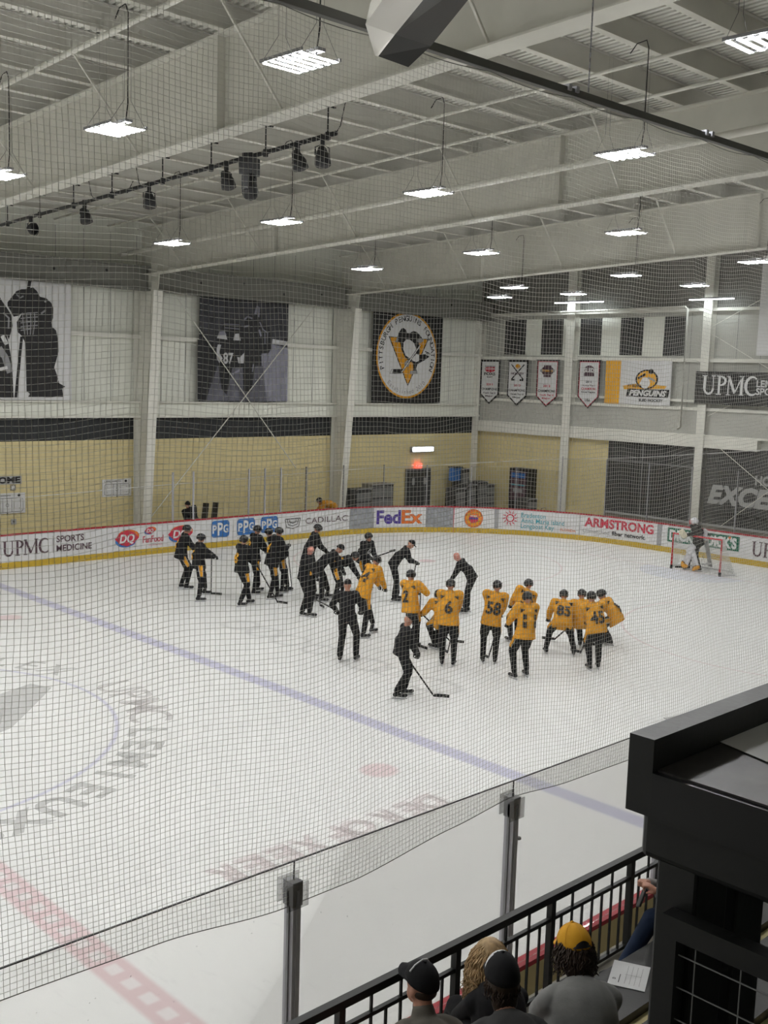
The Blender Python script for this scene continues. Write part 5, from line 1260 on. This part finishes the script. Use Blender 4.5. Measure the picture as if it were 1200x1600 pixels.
person('player in gold jersey behind number 11, turned to the left', ((797, 1003), (808, 1004)), (826, 914), -25, da=.15, hpitch=20, num='10', pb=.2, lh=(-.25, .2, -.45), rh=(.12, .3, -.4), **G_)
person('player in gold jersey number 11 with gold stripe on the left leg', ((803, 1061), (822, 1057)), (824, 935), -22, hpitch=18, num='11', lh=(-.26, .25, -.42), rh=(.14, .30, -.42), **G_)
person('player in gold jersey number 85 bending forward with legs wide apart', ((853, 1021), (896, 1025)), (881, 931), 2, da=.30, pb=.12, hpitch=20, num='85', lh=(-.28, .14, -.45), rh=(.26, .14, -.48), stick=dict(label='stick held across the knees of the number 85 player', hand='r', heel=(866, 1001), blade=(-1, .2), both=0), **G_)
person('player in gold jersey peeking out behind number 45', ((906, 1011), (914, 1013)), (909, 930), 20, da=.1, pb=.18, hpitch=25, **G_)
person('player in gold jersey number 45 nearest on the right', ((921, 1047), (934, 1045)), (924, 934), -6, hpitch=12, num='45', da=.1, stick=dict(label='stick held low beside the number 45 player', heel=(907, 1022), blade=(-.6, .6), both=1), **G_)
person('player in gold and black, rightmost of the group', ((946, 1004), (952, 1008)), (940, 930), -60, da=.1, pb=.2, hpitch=30, num='9', stick=dict(label='stick held by the rightmost player', heel=(940, 1012), blade=(-.5, .3), both=0), **G_)

# ---- goalkeeper
def goalie_extra(r, q):
    H, HR = q['H'], q['HR']
    m = dome(.112, .15, .135, -.09, -.08, .014, PADW); o = m.build('goalie_mask', r, smooth=True); orient(o, HR, H+HR@V3(0, 0, .01))
    c = MB()
    for z in (-.07, -.04, -.01, .02, .045): c.tube([(.10*math.cos(t), .165*math.sin(t), z) for t in np.linspace(.5, 2.64, 9)], .004, GOALR, 5)
    for x in (-.05, 0, .05): c.tube([(x, .165-abs(x)*.3, z) for z in (-.09, .05)], .004, GOALR, 5)
    cg = c.build('cage', o)
    for k, a, sgn in ((q['KL'], q['AL'], -1), (q['KR'], q['AR'], 1)):
        ax = unit(a-k); f = unit(V3(0, 1, 0)-ax*ax[1]); s = np.cross(ax, f)
        m = MB(); top = k-ax*.26+f*.10; bot = a+ax*.02+f*.10
        for u in (-.09, 0, .09): m.cap(top+s*u, bot+s*u, .07, .06, PADW)
        m.cap(k+f*.12-s*.1, k+f*.12+s*.1, .08, .08, PADW)
        g_ = remesh(m, 'leg_pad', [PADW], .018, 2, r)
        m = MB(); m.cap(bot+V3(0, .02, .0)-s*.09, bot+V3(0, .02, .0)+s*.09, .085, .085, GOLD); m.cap(bot+V3(0, .08, -.05)-s*.07, bot+V3(0, .08, -.05)+s*.07, .055, .055, GOLD); remesh(m, 'pad_toe', [GOLD], .015, 2, r)
        m = MB(); m.bar(bot+f*.075-s*.13+ax*-.05, bot+f*.075+s*.13+ax*-.05, .012, .05, BLK); m.build('strap', r)
    m = MB(); m.bar(q['hr']+V3(-.02, .06, .14), q['hr']+V3(.02, .05, -.22), .20, .06, PADW, up=(0, 1, 0)); m.build('blocker', r)
    m = MB(); m.cap(q['hl']+V3(-.06, .05, 0), q['hl']+V3(.05, .08, .08), .11, .12, WOOD); m.ell(q['hl']+V3(-.02, .1, .08), (.13, .05, .15), GOLD); remesh(m, 'catching_glove', [WOOD], .018, 2, r)
person('goalkeeper in black jersey and white leg pads standing in the goal mouth', ((1074, 890), (1092, 893)), (1085, 815), -100, hat=None, kind='logo', hpitch=8, hyaw=20, pb=.12, lh=(-.12, .42, -.28), rh=(.24, .30, -.48), extra=goalie_extra,
       stick=dict(label='wide cream goalkeeper stick held across the leg pads', top=(1112, 834), td=-.1, heel=(1068, 888), blade=(-1, -.2), both=0, light=1, hand='r', tape=0))

# ---- people behind the far boards
person('person in black and gold seated behind the boards near the black chairs', None, (293, 789), 150, kind='black', hat='beanie', world=((16.45, 14.2, 0), (16.75, 14.25, 0)), hpitch=20)
person('person in dark clothes leaning behind the boards above the car maker advert', None, (499, 783), -120, kind='gold', hat='helmet', world=((22.9, 13.9, .0), (23.2, 13.95, .0)), hpitch=25, pb=.35)

# ================================================================ SPECTATORS IN THE STAND
HAND = hand_mesh()
def spectator(label, H, heading, seat_z, floor_z, shirt, hyaw=0, hpitch=10, lower=DENIM, build=1.0, collar=False, hands=((-.14, .42, -.40), (.14, .42, -.42)), sleeve=.5, lean=.16, vox=.012, extra=None, hood=False):
    H = V3(*H); az = math.radians(heading); F = V3(math.cos(az), math.sin(az), 0); base = V3(H[0], H[1], 0)-F*lean*.6; base[2] = floor_z
    b2 = H+(base-H)*.9; r = thing('person', label, 'person', b2, az-math.pi/2); r.scale = (.9, .9, .9); Hh = V3(0, lean*.6, H[2]-floor_z); pc = V3(0, -lean, seat_z-floor_z+.11)
    up = unit(Hh-pc); Ln = np.linalg.norm(Hh-pc); N = pc+up*(Ln-.175); rx = V3(1, 0, 0); fr = np.cross(up, rx); nb = -fr; S = N-up*.075; sw = .168*build; SL, SR = S-rx*sw, S+rx*sw; M_ = (pc+N)/2+nb*.05
    HR = head_frame(hyaw, hpitch); hl, hr = S+V3(*hands[0]), S+V3(*hands[1]); EL, hl = ik(SL, hl, .29, .26, (-.5, -.4, -.7)); ER, hr = ik(SR, hr, .29, .26, (.5, -.4, -.7))
    hipL, hipR = pc+V3(-.10, 0, -.02), pc+V3(.10, 0, -.02); KL, AL_ = ik(hipL, (-.15, .48, .10), .44, .43, (-.1, 1, 1)); KR, AR_ = ik(hipR, (.15, .48, .10), .44, .43, (.1, 1, 1))
    b = MB(); b.cap(pc, M_, .13, .12, SKIN); b.cap(M_, N-up*.08, .13, .12, SKIN); b.cap(S-rx*.11-up*.02, S+rx*.11-up*.02, .052, .052, SKIN); b.cap(N-up*.06, Hh-up*.03-fr*.015, .062, .056, SKIN)
    b.ell(Hh+HR@V3(0, -.008, .02), (.077, .096, .10), SKIN, HR, 20, 14); b.ell(Hh+HR@V3(0, .03, -.058), (.056, .058, .062), SKIN, HR, 16, 10); b.ell(Hh+HR@V3(0, .10, -.012), (.013, .020, .022), SKIN, HR)
    for sx in (-1, 1): b.ell(Hh+HR@V3(.080*sx, -.012, -.012), (.010, .022, .032), SKIN, HR)
    for s0, e, h in ((SL, EL, hl), (SR, ER, hr)): b.cap(s0-up*.02, e, .046, .040, SKIN); b.cap(e, h, .042, .029, SKIN)
    for h0, k, a in ((hipL, KL, AL_), (hipR, KR, AR_)): b.cap(h0, k, .085, .055, SKIN); b.cap(k, a, .055, .042, SKIN)
    remesh(b, 'body', [SKIN], vox, 3, r)
    for sx in (-1, 1): e = link('eye', EYE, r); orient(e, HR, Hh+HR@V3(.032*sx, .089, .018))
    p = MB(); p.cap(hipL, hipR, .14*build, .14*build, lower)
    for h0, k, a in ((hipL, KL, AL_), (hipR, KR, AR_)): p.cap(h0, k, .105, .078, lower); p.cap(k, a+V3(0, 0, .02), .075, .058, lower)
    remesh(p, 'trousers', [lower], .015, 3, r)
    j = MB(); k = build
    def ee(c, a_, b_, c_): j.ell(c, (a_*k, b_*k, c_), shirt, cols(rx, fr, up), 20, 14)
    ee(S-up*.13, .205, .140, .20); ee(M_, .185, .15, .22); ee(pc+up*.10, .19, .165, .17); j.cap(S-rx*sw*.72, S+rx*sw*.72, .078*k, .078*k, shirt, 16)
    for sgn, s0, e, h in ((-1, SL, EL, hl), (1, SR, ER, hr)):
        j.cap(s0-rx*sgn*.06+up*.02, s0-up*.01, .072*k, .074*k, shirt, 14)
        if sleeve > .5: j.cap(s0-up*.01, e, .072*k, .064, shirt, 14); j.cap(e, e+(h-e)*.9, .064, .046, shirt, 14)
        else: j.cap(s0-up*.01, s0+(e-s0)*.75, .072*k, .072*k, shirt, 14)
    if collar: j.cap(N-up*.02, N+up*.035-fr*.012, .078, .070, shirt, 16)
    else: j.cap(N-up*.05, N-up*.005, .085, .072, shirt, 16)
    if hood: j.ell(N-fr*.07+up*.0, (.13, .09, .11), shirt)
    remesh(j, 'shirt', [shirt], vox, 4, r)
    for e, h in ((EL, hl), (ER, hr)):
        g_ = link('hand', HAND, r); x = unit(h-e); z = V3(0, 0, 1); y = unit(np.cross(z, x)); orient(g_, cols(x, y, np.cross(x, y)), h)
    for a in (AL_, AR_): m = MB(); m.cap(a+V3(0, -.04, -.045), a+V3(0, .17, -.055), .045, .04, BLK); m.build('shoe', r, smooth=True)
    if extra: extra(r, Hh, HR, N, up, fr, S, rx)
    return r
rnd = random.Random(11)
def hair(r, Hh, HR, m, n, length, wave, spread, base_r, name='hair', back=1.0, cover=0.0, thick=.006):
    b = MB(); b.ell(Hh+HR@V3(0, -.018, .018), (.092, .105, .108), m, HR, 20, 12); b.ell(Hh+HR@V3(0, -.05, -.06), (base_r, base_r*.8, .11), m, HR, 16, 10)
    for i in range(n):
        t = rnd.uniform(math.pi*(1.0-.12), math.pi*2.12) if rnd.random() < .8 else rnd.uniform(0, 6.28)
        e = rnd.uniform(-.2, 1.2); d = V3(math.cos(t)*math.cos(e), math.sin(t)*math.cos(e), math.sin(e))
        if d[1] > .5 and d[2] < .5: continue
        p = Hh+HR@(d*V3(.088, .10, .104)+V3(0, -.015, .018)); q = HR@d; pts = []; ph = rnd.uniform(0, 6.28); L = length*rnd.uniform(.6, 1.05); am = wave*rnd.uniform(.5, 1.3)
        for k in range(9):
            s = k/8; o = p+q*(spread*math.sin(min(1, s*1.6)*1.57))+V3(0, 0, -1)*L*s*s**.15+V3(math.sin(ph+s*11)*am, math.cos(ph*1.7+s*10)*am, 0)*s
            pts.append(o)
        b.tube(pts, [thick*(1-.55*k/8) for k in range(9)], m, 5)
    return b.build(name, r, smooth=True)
def put_cap(r, Hh, HR, mesh, tilt=0, back=0.0):
    o = link('cap', mesh, r); R2 = HR@head_frame(0, tilt); orient(o, R2, Hh+HR@V3(0, back-.008, .032)); return o
# left man: black cap with white stripe, taupe polo
def ex_left(r, Hh, HR, N, up, fr, S, rx):
    c = put_cap(r, Hh, HR, cap_mesh(BCLOTH, BCLOTH, rx=.094, ry=.116, rz=.128), -4)
    m = MB(); m.tube([(-.078, .035, .075), (-.05, .028, .11), (0, .02, .131), (.05, .028, .11), (.078, .035, .075)], .006, PRW, 6); m.build('stripe', c)
    m = MB(); m.ell(Hh+HR@V3(0, -.028, -.012), (.080, .082, .052), BROWN, HR, 16, 10); m.build('hair', r, smooth=True)
    m = MB(); q = S-up*.13-fr*.165; m.bar(q-rx*.03, q+rx*.03, .006, .03, BLK, up=tuple(fr)); m.build('logo_patch', r)
spectator('man in taupe polo and black cap with white stripe, leftmost spectator', hit(657, 1540, 1, -14.95), 62, 2.42, 2.0, TAUPE, hyaw=-28, hpitch=-4, collar=True, lower=DGREY, extra=ex_left)
# woman with blond curls
def ex_w(r, Hh, HR, N, up, fr, S, rx): hair(r, Hh, HR, BLOND, 900, .36, .028, .060, .10, thick=.0050)
spectator('woman with long curly blond hair in black, seated at the rail', hit(765, 1494, 1, -14.84), 62, 2.42, 2.0, BCLOTH, hyaw=8, hpitch=8, sleeve=1, lower=BCLOTH, build=.9, extra=ex_w)
# man, black cap with white front worn backwards
def ex_c(r, Hh, HR, N, up, fr, S, rx):
    cm = cap_mesh(BCLOTH, BCLOTH, rx=.096, ry=.118, rz=.136); c = put_cap(r, Hh, HR, cm, -3)
    w_ = dome(.0985, .1205, .1385, .0, .0, .004, PRW); f = [fc for fc in w_.f if np.mean([w_.v[i][1] for i in fc]) > .02 and np.mean([w_.v[i][2] for i in fc]) > .055]; w_.m = [0]*len(f); w_.f = f; w_.build('front_panel', c, smooth=True)
    hair(r, Hh, HR, BROWN, 160, .085, .008, .006, .075, thick=.005)
spectator('person in charcoal tee and black cap with white front, in front of the blond woman', hit(784, 1534, 1, -15.48), 58, 2.75, 2.05, DTEE, hyaw=0, hpitch=6, lower=DGREY, extra=ex_c)
# yellow cap
def ex_y(r, Hh, HR, N, up, fr, S, rx):
    cm = cap_mesh(YCAP, YCAP, rx=.097, ry=.118, rz=.128); c = put_cap(r, Hh, HR, cm, 2)
    m = MB()
    for j in range(10):
        a0, a1 = math.radians(270-38+7.6*j), math.radians(270-38+7.6*(j+1)); h0, h1 = .040*math.sin(math.pi*j/10), .040*math.sin(math.pi*(j+1)/10)
        m.add([(.099*math.cos(a0), .121*math.sin(a0), .006), (.099*math.cos(a1), .121*math.sin(a1), .006), (.095*math.cos(a1), .115*math.sin(a1), .006+h1), (.095*math.cos(a0), .115*math.sin(a0), .006+h0)], [(0, 1, 2, 3)], BLK)
    m.build('strap_opening', c)
    m = MB()
    for k in range(6):
        t = math.pi*k/3+.5; m.tube([(.0985*math.sin(p)*math.cos(t), .1195*math.sin(p)*math.sin(t), .1295*math.cos(p)) for p in np.linspace(.08, 1.35, 9)], .0012, GOLDP, 4)
    m.build('seam', c)
    hair(r, Hh, HR, BROWN, 420, .155, .014, .030, .095, thick=.006)
spectator('man in grey tee and bright yellow cap with dark curly hair', hit(897, 1486, 1, -15.52), 55, 2.75, 2.05, TEE, hyaw=-10, hpitch=16, lower=DENIM, extra=ex_y, build=1.05)
# person at far right, grey hoodie and jeans, partly behind the post
def ex_r(r, Hh, HR, N, up, fr, S, rx): m = MB(); m.ell(Hh+HR@V3(0, -.02, .02), (.09, .105, .11), BROWN, HR); m.build('hair', r, smooth=True)
spectator('person in grey hooded top and blue jeans, mostly hidden behind the dark post', (1.02, -15.02, 3.12), 150, 2.42, 2.0, HOODM, hyaw=0, hpitch=15, lower=DENIM, sleeve=1, hood=True, extra=ex_r, hands=((-.05, .36, -.10), (.1, .36, -.10)))
p_ = hit(1004, 1400, 1, -14.74); m = MB(); m.box((-.04, -.006, -.08), (.04, .006, .08), BLK); m.box((-.036, .006, -.074), (.036, .008, .074), DGREY); o = m.build('phone', loc=p_); o.rotation_euler = (.5, .5, .9); tag(o, 'black phone held up beside the dark post', 'phone')
